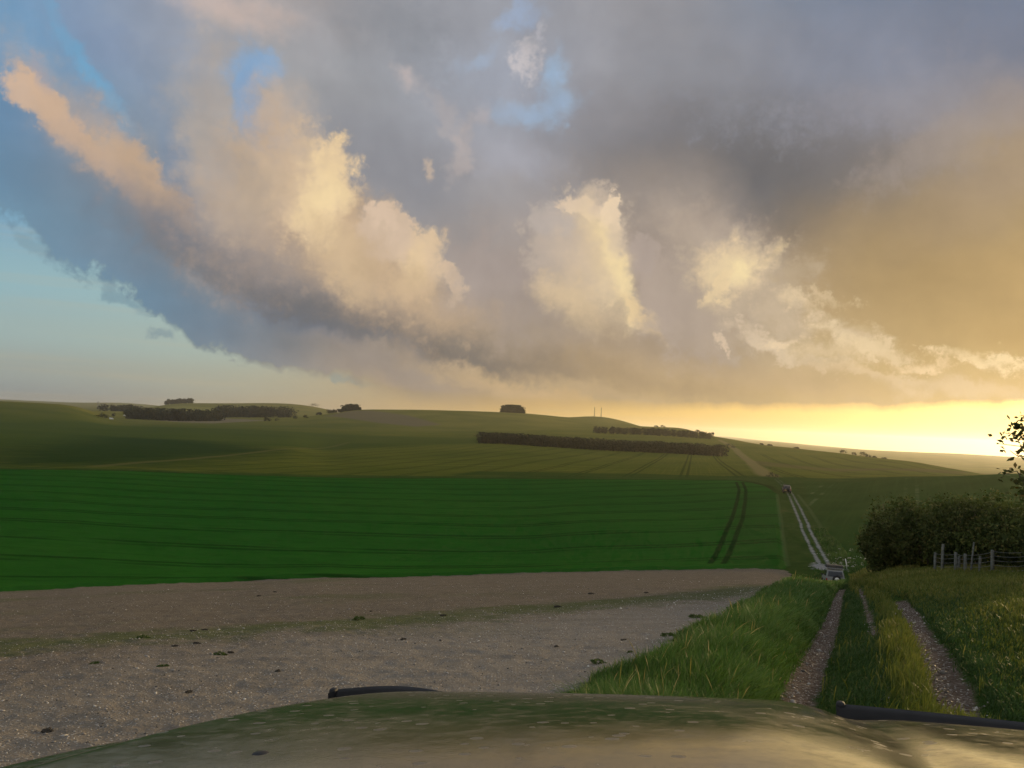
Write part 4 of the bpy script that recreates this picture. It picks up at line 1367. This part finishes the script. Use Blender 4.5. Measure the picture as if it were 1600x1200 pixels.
# pale flowering stalks over it
k = rng.random(len(x)) < .006
blades('seed_stalks', x[k], y[k], h[k] * 1.25, np.clip(.45 + rng.normal(size=k.sum()) * .2, .05, 1), np.clip(.75 + rng.normal(size=k.sum()) * .15, 0, 1), M_seed, 55, .7,
       label='thin seeding stalks above the lush verge', seedhead=.8)

# short grass between the ruts
x, y = sample_polar(230000, 8, 34, 6, 84, 57)
ac = across(x, y); rd = rut_dist(x, y)
keep = (ac > -.02) & (ac < 1.3) & (rd < -.03 + rng.normal(size=len(x)) * .04)
x, y, ac = x[keep], y[keep], ac[keep]
pn = vnoise(x / 1.6, y / 1.6, 59, 2)
crest = np.exp(-((ac - .76) / .14) ** 2)
kk = rng.random(len(x)) > crest * .3
h = (.06 + .03 * pn) * rng.uniform(.6, 1.5, len(x))
blades('drove_grass', x[kk], y[kk], h[kk], np.clip(.6 + rng.normal(size=kk.sum()) * .25, .1, 1.2), np.clip(.42 + .25 * pn[kk] + rng.normal(size=kk.sum()) * .16, 0, 1), M_short, 61,
       label='short trodden grass between the ruts')
k = rng.random(len(x)) < (crest * .6 + .006) * (1 + .5 * pn)
blades('ridge_grass', x[k], y[k], (.20 + .08 * pn[k]) * np.interp(np.hypot(x[k], y[k]), [50, 66], [1.0, .5]) * rng.uniform(.6, 1.4, k.sum()), np.clip(.35 + rng.normal(size=k.sum()) * .2, .02, 1), np.clip(.08 + .2 * pn[k] + rng.normal(size=k.sum()) * .18
       + sstep(np.hypot(x[k], y[k]), 18, 50) * .25, 0, 1), M_seed, 63, .85, label='straw tinged taller grass on the ridge beside the right rut', seedhead=.5)

# wide seeding grass on the right
x, y = sample_polar(300000, 14, 44, 5, 75, 65)
ac = across(x, y); rd = rut_dist(x, y)
keep = (ac > 1.03) & (rd < -.04 + rng.normal(size=len(x)) * .04)
x, y, ac = x[keep], y[keep], ac[keep]
pn = vnoise(x / 3.5, y / 3.5, 67, 2); pn2 = vnoise(x / .8, y / .8, 69, 2)
away = sstep(ac, 1.05, 2.3)
dd = np.hypot(x, y)
tall = np.maximum(away * .8, sstep(dd, 18, 34))
h = (.07 + tall * (.26 + .12 * pn)) * rng.uniform(.6, 1.35, len(x))
short = rng.random(len(x)) > tall
blades('margin_grass', x[short], y[short], h[short], np.clip(.55 + rng.normal(size=short.sum()) * .25, .1, 1.2), np.clip(.42 + .25 * pn[short] + rng.normal(size=short.sum()) * .16, 0, 1), M_short, 71,
       label='short green grass along the right rut')
t_ = ~short
blades('meadow_grass', x[t_], y[t_], h[t_], np.clip(.35 + rng.normal(size=t_.sum()) * .22, .02, 1), np.clip(.14 + .28 * pn[t_] + .12 * pn2[t_] + rng.normal(size=t_.sum()) * .17
       + sstep(dd[t_], 15, 45) * .12, 0, 1), M_seed, 73, .9, label='wide seeding meadow grass below the fence', seedhead=.6)
# dips of coarse grass round the white off-roader and the foot of the hedge
x, y = sample_polar(42000, 21.2, 32, 62, 130, 75)
ac = across(x, y)
keep = (poly_sd(x, y, P_CHALK) < -.5) & (poly_sd(x, y, P_GREEN) < -.5) & (poly_sd(x, y, P_RIGHT) < .5) & (poly_sd(x, y, GRAVEL) < -.1) & (rut_dist(x, y) < -.1)
tk = np.full(len(x), -50.0)
for pl, w in TRACKS: tk = np.maximum(tk, w - line_dist(x, y, pl))
keep &= tk < -.3
x, y = x[keep], y[keep]
pn = vnoise(x / 3, y / 3, 77, 2)
blades('coarse_grass', x, y, (.26 + .14 * pn) * np.interp(np.hypot(x, y), [62, 78, 84], [.45, .5, 1.0]) * rng.uniform(.5, 1.5, len(x)), np.clip(.4 + rng.normal(size=len(x)) * .2, .05, 1), np.clip(.35 + .3 * pn + rng.normal(size=len(x)) * .15, 0, 1), M_lush, 79, 1.1,
       label='coarse grass where the drove drops into the valley')
# cow parsley heads in the weeds by the far stake
x, y = [], []
for px, py, s_, m_n in ((1325, 884, 1.6, 26), (1338, 886, 1.2, 20), (1312, 872, 2.0, 14), (1345, 890, 1.0, 12)):
    q = ground_at(px, py)
    x += list(q[0] + rng.normal(size=m_n) * s_); y += list(q[1] + rng.normal(size=m_n) * s_)
x, y = np.array(x), np.array(y)
cent = []
for a, b, zz in zip(x, y, height(x, y)):
    cent.append(np.array([a, b, zz + rng.uniform(.5, .95)]) + rng.normal(size=(9, 3)) * np.array([.09, .09, .02]))
M_umbel = blade_mat('umbel', [(0, (.30, .32, .24)), (1, (.60, .60, .54))], .2)
o = foliage('cow_parsley', np.vstack(cent), .045, rng.random(len(x) * 9), M_umbel, None, .7)
tag(o, 'white flowering weeds by the stake beyond the off-roader', 'weeds', kind='stuff')

# ------------------------------------------------------------------ flints lying on the tilth and in the ruts
M_flint = blade_mat('flint', [(0, (.06, .055, .05)), (.35, (.22, .20, .175)), (.7, (.40, .38, .345)), (1, (.66, .64, .60))], 0.0)


def stones(name, x, y, size, tint, label, seed):
    r = np.random.default_rng(seed)
    n = len(x)
    z = height(x, y)
    base = np.array([[1, 0, 0], [-1, 0, 0], [0, 1, 0], [0, -1, 0], [0, 0, 1], [0, 0, -1], [.6, .6, .5], [-.6, .5, .55]], float)
    base6 = base[:6]
    tri = np.array([[0, 2, 4], [2, 1, 4], [1, 3, 4], [3, 0, 4], [2, 0, 5], [1, 2, 5], [3, 1, 5], [0, 3, 5]])
    a = r.uniform(0, 6.28, n)
    sc = np.stack([size * r.uniform(.7, 1.4, n), size * r.uniform(.5, 1.1, n), size * r.uniform(.35, .7, n)], 1)
    v = base6[None] * sc[:, None] * r.uniform(.7, 1.2, (n, 6, 1))
    ca, sa = np.cos(a)[:, None], np.sin(a)[:, None]
    vx = v[..., 0] * ca - v[..., 1] * sa; vy = v[..., 0] * sa + v[..., 1] * ca
    vz = v[..., 2] + v[..., 0] * r.uniform(-.4, .4, (n, 1))
    V = np.stack([vx + x[:, None], vy + y[:, None], vz + (z + size * .18)[:, None]], -1).reshape(-1, 3)
    F = (tri[None] + (np.arange(n) * 6)[:, None, None]).reshape(-1, 3)
    me = np_mesh(name, V, F)
    fattr(me, 'tint', np.repeat(tint, 6))
    o = link(name, me, M_flint); tag(o, label, 'stones', kind='stuff')
    return o


x, y = sample_polar(60000, -40, 23, 6.5, 62, 91, .3)
ch = poly_sd(x, y, P_CHALK)
bl_ = np.interp(x, *[L_BAND[np.argsort(L_BAND[:, 0])][:, k] for k in (0, 1)])
dens = np.where(y > bl_, .25, np.interp(x, [-18, 3], [.5, 1.0])) * (1 + .6 * vnoise(x / 4, y / 4, 93, 2))
keep = (ch > .1) & (rng.random(len(x)) < dens)
x, y = x[keep], y[keep]
sz = np.exp(rng.normal(-4.55, .42, len(x))) * np.interp(np.hypot(x, y), [8, 50], [.9, 1.7])
stones('field_flints', x, y, sz, np.clip(rng.normal(.42, .22, len(x)), 0, 1), 'broken flints strewn over the bare tilth', 95)
x, y = [], []
for (pl, w, dep), n in zip(RUTS, (2400, 150, 2000, 160)):
    sg = np.hypot(*(pl[1:] - pl[:-1]).T); cs = np.concatenate([[0], np.cumsum(sg)])
    t = rng.random(n) ** 1.8 * cs[-1]
    px_, py_ = np.interp(t, cs, pl[:, 0]), np.interp(t, cs, pl[:, 1])
    w = max(w, .08)
    off = rng.normal(size=n) * w * .62 - w * .25
    x += list(px_ + off * .92); y += list(py_ - off * .38)
x, y = np.array(x), np.array(y)
sz = np.exp(rng.normal(-4.5, .55, len(x)))
stones('rut_stones', x, y, sz, np.clip(rng.normal(.40, .20, len(x)), 0, 1), 'chalk and flint stones loose in the wheel ruts', 97)

# dark clods and weed tufts scattered on the tilth: one of each, then copies
M_clod = noisy('dark_clod', (.018, .016, .012), (.055, .045, .032), 22, .95, bump=.8)
M_weed = leaf_mat('weed_leaf', (.030, .050, .014), (.075, .11, .03))
cv, ct = [], []
r = np.random.default_rng(5)
lobes = blob_points(26, r, .11, .09, .07)
clod_mb = MB()
for q in lobes:
    s_ = r.uniform(.022, .05)
    clod_mb.lathe([(s_ * .5, -s_ * .6), (s_, 0), (s_ * .45, s_ * .65)], tuple(q), 'z', 6)
clod = clod_mb.build('soil_clod', M_clod)
CLODS = [(302, 979), (320, 977), (308, 997), (322, 1006), (274, 1000), (261, 1007), (361, 1009), (435, 1037), (295, 1068), (115, 1041), (76, 1123), (181, 1154), (580, 950), (630, 990), (693, 957),
         (738, 955), (872, 944), (943, 929), (923, 925), (890, 931), (1010, 924), (1055, 922), (975, 990), (1000, 996), (870, 1000), (560, 935), (430, 922), (420, 931), (405, 927), (352, 937)]
for i, (px, py) in enumerate(CLODS[::2] + CLODS[1:16:3]):
    o = clod if i == 0 else clod.copy()
    if i: COL.objects.link(o)
    x, y = ground_at(px, py); s_ = np.hypot(x, y) / 26 * random.uniform(.55, 1.15)
    s_ = max(.45, min(1.5, s_ * .8))
    o.location = (x, y, H1(x, y)); o.rotation_euler = (0, 0, random.uniform(0, 6)); o.scale = (s_ * 1.3, s_, s_ * .8)
    tag(o, 'small dark clod lying on the pale tilth', 'clod', 'dark clods scattered on the tilth')
n = 90
p = blob_points(n, r, .24, .2, .085)
weed = foliage('weed_tuft', p, .05, np.clip(r.normal(.5, .2, n), 0, 1), M_weed)
WEEDS = [(148, 1026), (180, 1025), (255, 1030), (22, 1068), (225, 990), (50, 1005), (345, 1012), (945, 1038), (936, 1030), (912, 1043), (985, 1015), (1001, 1008), (1046, 988), (1052, 975), (1090, 960), (930, 1062),
         (540, 1083), (780, 1072), (690, 1079), (1076, 978), (1100, 962), (520, 967), (560, 962), (640, 958)]
for i, (px, py) in enumerate(WEEDS[::2]):
    o = weed if i == 0 else weed.copy()
    if i: COL.objects.link(o)
    x, y = ground_at(px, py); s_ = max(.5, min(1.1, np.hypot(x, y) / 30)) * random.uniform(.5, 1.1)
    o.location = (x, y, H1(x, y)); o.rotation_euler = (0, 0, random.uniform(0, 6)); o.scale = (s_ * 1.3, s_, s_)
    tag(o, 'low green weed tuft on the pale tilth', 'weed', 'weed tufts scattered on the tilth')

# ------------------------------------------------------------------ the two off-roaders ahead
M_silver = noisy('pale_car_paint', (.21, .22, .22), (.26, .27, .27), 1.5, .30, .5)
M_dgrey = noisy('dark_car_paint', (.075, .06, .06), (.10, .08, .08), 1.5, .35, .5)
M_plast = noisy('black_plastic', (.014, .014, .015), (.028, .028, .030), 8, .6)
M_red = noisy('red_lens', (.30, .012, .010), (.36, .02, .014), 10, .2, .5)
M_amber = noisy('amber_lens', (.45, .16, .02), (.5, .2, .03), 10, .2, .5)
M_canvas = noisy('roof_tent_canvas', (.045, .045, .042), (.075, .074, .070), 12, .9, bump=.4)
M_alu = noisy('brushed_metal', (.40, .40, .40), (.52, .52, .52), 14, .4, metal=.6)
M_plate = noisy('yellow_plate', (.55, .40, .05), (.60, .45, .07), 4, .5)


def prism(prof, w0, w1=None):
    """side profile (y, z) between x = -w and w; w may be given per point"""
    m_ = MB(); n = len(prof)
    ws = w1 or [w0] * n
    m_.add([(s * ws[k], p[0], p[1]) for s in (-1, 1) for k, p in enumerate(prof)],
           [tuple(range(n)), tuple(range(2 * n - 1, n - 1, -1))] + [(k, (k + 1) % n, n + (k + 1) % n, n + k) for k in range(n)])
    return m_


def off_roader(name, loc, heading, tilt, label, paint, load, lens):
    """faces +y; base on the ground"""
    root = empty(name, loc); tag(root, label, 'car')
    root.rotation_euler = (tilt, 0, -heading); root.scale = (.92, .92, .92)
    body = prism([(-2.05, .48), (2.1, .48), (2.2, .62), (2.2, .98), (2.05, 1.10), (.85, 1.17), (-2.05, 1.17), (-2.1, .7)], .88, [.84, .84, .86, .87, .85, .84, .86, .86])
    body.build('body', paint, root, bevel=.05)
    cab = prism([(-2.04, 1.15), (.95, 1.15), (.25, 1.78), (-.3, 1.84), (-1.7, 1.84), (-1.92, 1.78)], .83, [.83, .83, .70, .68, .68, .69])
    cab.build('cabin', paint, root, bevel=.04)
    g_ = MB(); g_.add([(-.70, -2.055, 1.22), (.70, -2.055, 1.22), (.60, -1.955, 1.70), (-.60, -1.955, 1.70)], [(0, 1, 2, 3)])
    g_.build('rear_window', M_glassd, root)
    g_ = MB(); g_.add([(-.74, .93, 1.21), (.74, .93, 1.21), (.62, .33, 1.73), (-.62, .33, 1.73)], [(0, 1, 2, 3)])
    o = g_.build('windscreen', M_glassd, root); o.location = (0, .03, .015)
    for s in (-1, 1):
        for y0, y1, y2, y3 in ((-1.85, -.95, -.95, -1.72), (-.87, -.05, -.05, -.87), (.03, .70, .22, .03)):
            g_ = MB(); g_.add([(s * .835, y0, 1.22), (s * .835, y1, 1.22), (s * .725, y2, 1.72), (s * .725, y3, 1.72)], [(0, 1, 2, 3)])
            g_.build('side_window', M_glassd, root)
        g_ = MB(); g_.box((s * .78, -2.10, .92), (.13, .05, .22)); g_.build('tail_light', lens, root, bevel=.01)
        g_ = MB(); g_.box((s * .62, 2.2, .86), (.26, .04, .15)); g_.build('headlight', M_alu, root, bevel=.01)
        g_ = MB(); g_.box((s * .98, .62, 1.24), (.18, .08, .16)); g_.build('wing_mirror', M_plast, root, bevel=.02)
        for wy in (-1.32, 1.36):
            tyre = MB(); tyre.lathe([(.22, -.12), (.36, -.125), (.39, -.08), (.39, .08), (.36, .125), (.22, .12)], (s * .76, wy, .39), 'x', 22)
            w_ = tyre.build('wheel', M_tyre, root, True)
            rim = MB(); rim.lathe([(.05, s * .13), (.12, s * .12), (.215, s * .10), (.22, 0)], (s * .76, wy, .39), 'x', 18); rim.build('rim', M_alu, w_, True)
            arch = MB()
            pts = [(s * .885, wy + math.cos(a) * .47, .39 + math.sin(a) * .47) for a in np.linspace(-.05, math.pi + .05, 13)]
            arch.tube(pts, [.035] * 13, 6); arch.build('wheel_arch', M_plast, root, True)
    g_ = MB(); g_.box((0, -2.16, .56), (1.66, .14, .17)); g_.build('rear_bumper', M_plast, root, bevel=.03)
    g_ = MB(); g_.box((0, 2.27, .58), (1.70, .14, .20)); g_.build('front_bumper', M_plast, root, bevel=.03)
    g_ = MB(); g_.box((-.42, -2.105, .80), (.52, .02, .12)); g_.build('number_plate', M_plate, root)
    sp_ = MB(); sp_.lathe([(.18, -.10), (.34, -.11), (.385, -.06), (.385, .06), (.34, .10), (.2, .09)], (.12, -2.22, .98), 'y', 24); sw = sp_.build('spare_wheel', M_tyre, root, True)
    rm_ = MB(); rm_.lathe([(.03, -.135), (.10, -.13), (.20, -.10), (.23, -.08), (.23, 0)], (.12, -2.22, .98), 'y', 20); rm_.build('wheel_cover', M_white if load else M_plast, sw, True)
    rk = MB()
    for s in (-1, 1): rk.tube([(s * .60, -1.75, 1.93), (s * .60, .15, 1.93)], [.022, .022], 6)
    for yy in (-1.6, -.8, .05): rk.tube([(-.64, yy, 1.93), (-.60, yy, 1.86), (-.58, yy, 1.93), (.58, yy, 1.93), (.60, yy, 1.86), (.64, yy, 1.93)], [.018] * 6, 6)
    rack = rk.build('roof_rack', M_plast, root, True)
    if load:
        t_ = prism([(-1.8, 1.97), (.15, 1.97), (.15, 2.24), (.05, 2.30), (-1.7, 2.30), (-1.8, 2.24)], .72)
        tent = t_.build('roof_tent', M_canvas, root, bevel=.04)
        b_ = MB(); b_.box((0, -.82, 1.985), (1.52, 2.06, .05)); b_.build('tent_base', M_alu, tent, bevel=.01)
        for yy in (-1.35, -.3):
            b_ = MB(); b_.box((0, yy, 2.155), (1.47, .05, .31)); b_.build('strap', M_plast, tent, bevel=.01)
    return root


x, y = at_dist(1307, 77.5)
zc = H1(x, y)
off_roader('off_roader', (x, y, zc), R(17.0), R(-6), 'pale off-roader with a folded dark roof tent, nose down on the drove', M_silver, True, M_red)
x, y = at_dist(1231, 181)
off_roader('off_roader', (x, y, H1(x, y)), R(14.0), R(2), 'tiny dark off-roader farther along the valley track', M_dgrey, False, M_red)

# ------------------------------------------------------------------ the car we look out of: its bonnet and front
HD = R(23.0)
hx, hy = math.sin(HD), math.cos(HD)
wx_, wy_ = math.cos(HD), -math.sin(HD)


def carpt(a, w, z): return (hx * a + wx_ * w, hy * a + wy_ * w, z)


AS = np.array([.30, .60, .90, 1.15, 1.40, 1.58, 1.70, 1.77, 1.80, 1.805])
SL = np.array([4.6, 6.0, 8.2, 10.8, 13.0, 15.5, 19., 40., 70., 86.])
aa = np.linspace(.30, 1.805, 400)
sl_ = np.tan(np.radians(np.interp(aa, AS, SL)))
zz = -np.concatenate([[0], np.cumsum((sl_[1:] + sl_[:-1]) / 2 * np.diff(aa))])
zz += -.612 - np.interp(1.62, aa, zz)


def bon_z(a, w):
    z = np.interp(a, aa, zz)
    z = z + .148 * (w + .42)
    z = z - np.where(w < -.42, .012, .028) * ((w + .42) / .8) ** 2
    bulge = sstep(w, -1.06, -.90) - .42 * sstep(w, -.12, .08)
    fade = 1 - sstep(a, 1.66, 1.80)
    z = z + .052 * bulge * (.45 + .55 * fade)
    z = z - .010 * np.exp(-((w - (.113 - .174 * (a - 1.1))) / .050) ** 2) * sstep(a, .3, .8)
    z = z - .10 * sstep(-(w + .42), .76, .88) ** 2 - .10 * sstep(w, .72, .86) ** 2
    return z


M_bon, gb2, pb = material('dusty_bonnet', .35)
tco = gb2.node('ShaderNodeTexCoord').outputs['Object']
mp_ = gb2.node('ShaderNodeMapping'); gb2.put(mp_.inputs[0], tco)
mp_.inputs['Rotation'].default_value = (0, 0, HD); mp_.inputs['Scale'].default_value = (1.25, 1.5, 1.0)
e1 = gb2.noise(mp_.outputs[0], 5, 6, .6)[0]
e2 = gb2.noise(mp_.outputs[0], 26, 6, .65)[0]
e3 = gb2.noise(mp_.outputs[0], 110, 3, .6)[0]
vo = gb2.node('ShaderNodeTexVoronoi', feature='F1'); gb2.put(vo.inputs['Vector'], mp_.outputs[0]); vo.inputs['Scale'].default_value = 24
vcol = gb2.sep(vo.outputs['Color'])
spot = gb2.mul(gb2.ss(vo.outputs['Distance'], .34, .12), gb2.ss(vcol[0], .70, .82))
dust = gb2.m('ADD', gb2.mul(gb2.ss(e1, .35, .7), .45), gb2.mul(gb2.ss(e2, .45, .7), .5), clamp=True)
dust = gb2.m('ADD', dust, gb2.mul(gb2.mul(spot, gb2.ss(vcol[1], .35, .4)), .7), clamp=True)
colr = gb2.mix(dust, (.030, .029, .023), (.088, .074, .050))
colr = gb2.mix(gb2.mul(gb2.ss(vcol[1], .4, .35), gb2.mul(spot, .8)), colr, (.05, .04, .03))
gb2.put(pb.inputs['Base Color'], colr)
gb2.put(pb.inputs['Roughness'], gb2.m('ADD', gb2.mad(dust, .20, .11), gb2.mul(spot, .35), clamp=True))
pb.inputs['Specular IOR Level'].default_value = 1.0
pb.inputs['Coat Weight'].default_value = .2
pb.inputs['Coat Roughness'].default_value = .08
bmpn = gb2.node('ShaderNodeBump'); bmpn.inputs['Distance'].default_value = .0012; bmpn.inputs['Strength'].default_value = .3
gb2.put(bmpn.inputs['Height'], gb2.add(gb2.mul(e2, .5), gb2.add(gb2.mul(e3, .3), gb2.mul(spot, .5))))
gb2.put(pb.inputs['Normal'], bmpn.outputs[0])

car = empty('car', (0, 0, H1(0, 0) - .0)); tag(car, 'dusty dark green bonnet of the car the view is taken from', 'car')
cz = car.location.z
ng_a, ng_w = 150, 170
Aq = np.concatenate([np.linspace(.30, 1.6, 90), np.linspace(1.605, 1.805, 60)])
Wq = np.linspace(-1.29, .86, ng_w)
AG, WG = np.meshgrid(Aq, Wq, indexing='ij')
ZG = bon_z(AG, WG) - cz
# plan: the front corners are rounded
rnd = .16 * sstep(-(WG + .42), .55, .88) ** 1.6 + .16 * sstep(WG, .45, .86) ** 1.6
A2 = AG - rnd * sstep(AG, .9, 1.75)
bv = np.stack([hx * A2 + wx_ * WG, hy * A2 + wy_ * WG, ZG], -1).reshape(-1, 3)
# a folded lip under the rim gives the panel its thickness
ia, iw = np.meshgrid(np.arange(len(Aq) - 1), np.arange(ng_w - 1), indexing='ij')
bf = np.stack([ia * ng_w + iw, ia * ng_w + iw + 1, (ia + 1) * ng_w + iw + 1, (ia + 1) * ng_w + iw], -1).reshape(-1, 4)[:, ::-1]
bon = link('bonnet', np_mesh('bonnet', bv, bf), M_bon, car, True)
sd_ = bon.modifiers.new('thickness', 'SOLIDIFY'); sd_.thickness = .012; sd_.offset = -1


def deflector(w0, w1, d0, d1):
    n = 24
    drop = np.linspace(d0, d1, n)
    ws = np.linspace(w0, w1, n)
    A0 = 1.835 - .16 * sstep(-(ws + .42), .55, .88) ** 1.6 - .16 * sstep(ws, .45, .86) ** 1.6
    zt = np.interp(1.60, aa, zz) + .148 * (ws + .42) - np.where(ws < -.42, .012, .028) * ((ws + .42) / .8) ** 2 - drop
    m_ = MB()
    vs = []
    for a, w, z in zip(A0, ws, zt - cz):
        for da, dz_ in ((-.012, .010), (0, .016), (.012, .008), (.016, -.10), (-.002, -.10)):
            vs.append(carpt(a + da, w, z + dz_))
    k = 5
    fs = [(i * k + j, i * k + (j + 1) % k, (i + 1) * k + (j + 1) % k, (i + 1) * k + j) for i in range(n - 1) for j in range(k)]
    fs += [tuple(range(k)), tuple((n - 1) * k + j for j in range(k))]
    m_.add(vs, fs)
    o = m_.build('wind_deflector', M_plast, car, True)
    c_ = MB(); c_.box(carpt(A0[0], w0 + .008, zt[0] - cz + .010), (.018, .02, .024), Matrix.Rotation(-HD, 3, 'Z'))
    c_.build('clip', M_plast, o, bevel=.006)


deflector(-1.20, -.93, -.016, .020)
deflector(-.005, .84, .022, .046)
# washer jet on the bonnet
c_ = MB(); px_w, = (-1.0,)
v = pdir(407, 1194); t_ = None
for k in np.linspace(.6, 2.5, 2000):
    p = v * k
    a_ = p.x * hx + p.y * hy; w_ = p.x * wx_ + p.y * wy_
    if p.z < bon_z(np.array([a_]), np.array([w_]))[0]: t_ = p; break
if t_ is not None:
    c_.lathe([(.016, -.01), (.016, .006), (.011, .012), (.004, .014)], (t_.x, t_.y, t_.z - cz), 'z', 12)
    c_.build('washer_jet', M_plast, car, True)
# wings, grille, bumper and front wheels under the bonnet, unseen from the seat
for s in (-1, 1):
    wc = -.21 + s * 1.06
    m_ = MB()
    n = 16; vs = []
    for a in np.linspace(.3, 1.70, n):
        zt = float(bon_z(np.array([a]), np.array([-.21 + s * 1.02]))[0]) - cz - .03
        vs += [carpt(a, wc - s * .05, zt), carpt(a, wc, zt - .05), carpt(a, wc + s * .02, zt - .28)]
    fs = [(i * 3 + j, i * 3 + j + 1, (i + 1) * 3 + j + 1, (i + 1) * 3 + j) for i in range(n - 1) for j in range(2)]
    m_.add(vs, fs)
    o = m_.build('front_wing', M_bon, car, True); so_ = o.modifiers.new('thickness', 'SOLIDIFY'); so_.thickness = .01
    gx_, gy_, _ = carpt(1.15, wc - s * .08, 0)
    gz_ = H1(gx_, gy_) - cz
    tyre = MB(); tyre.lathe([(.22, -.12), (.36, -.125), (.39, -.08), (.39, .08), (.36, .125), (.22, .12)], (0, 0, 0), 'x', 24)
    w_o = tyre.build('wheel', M_tyre, car, True); w_o.location = (gx_, gy_, gz_ + .39); w_o.rotation_euler = (0, 0, -HD)
    rim = MB(); rim.lathe([(.05, s * .13), (.12, s * .12), (.215, s * .10), (.22, 0)], (0, 0, 0), 'x', 18); rim.build('rim', M_alu, w_o, True)
m_ = MB(); zf = float(bon_z(np.array([1.8]), np.array([-.42]))[0]) - cz
m_.box(carpt(1.72, -.21, zf - .20), (1.75, .06, .26), Matrix.Rotation(-HD, 3, 'Z')); m_.build('grille', M_plast, car, bevel=.02)
m_ = MB(); m_.box(carpt(1.80, -.21, zf - .46), (2.0, .16, .18), Matrix.Rotation(-HD, 3, 'Z')); m_.build('front_bumper', M_plast, car, bevel=.03)

# ------------------------------------------------------------------ air
lo_z = float(gverts[:, 2].min())
hm = MB(); hm.box((0, 0, (lo_z - 1 + 72) / 2), (RMAX * 2.02, RMAX * 2.02, 72 - (lo_z - 1)))
hz = bpy.data.materials.new('air'); hz.use_nodes = True
hz.node_tree.nodes.clear()
vol = hz.node_tree.nodes.new('ShaderNodeVolumePrincipled')
vol.inputs['Color'].default_value = (.96, .93, .86, 1)
vol.inputs['Density'].default_value = 6.8e-5
vol.inputs['Anisotropy'].default_value = .65
oo = hz.node_tree.nodes.new('ShaderNodeOutputMaterial')
hz.node_tree.links.new(vol.outputs[0], oo.inputs['Volume'])
haze = hm.build('haze', hz); tag(haze, kind='stuff')
print('TOP OF LAND', float(gverts[:, 2].max()), lo_z)
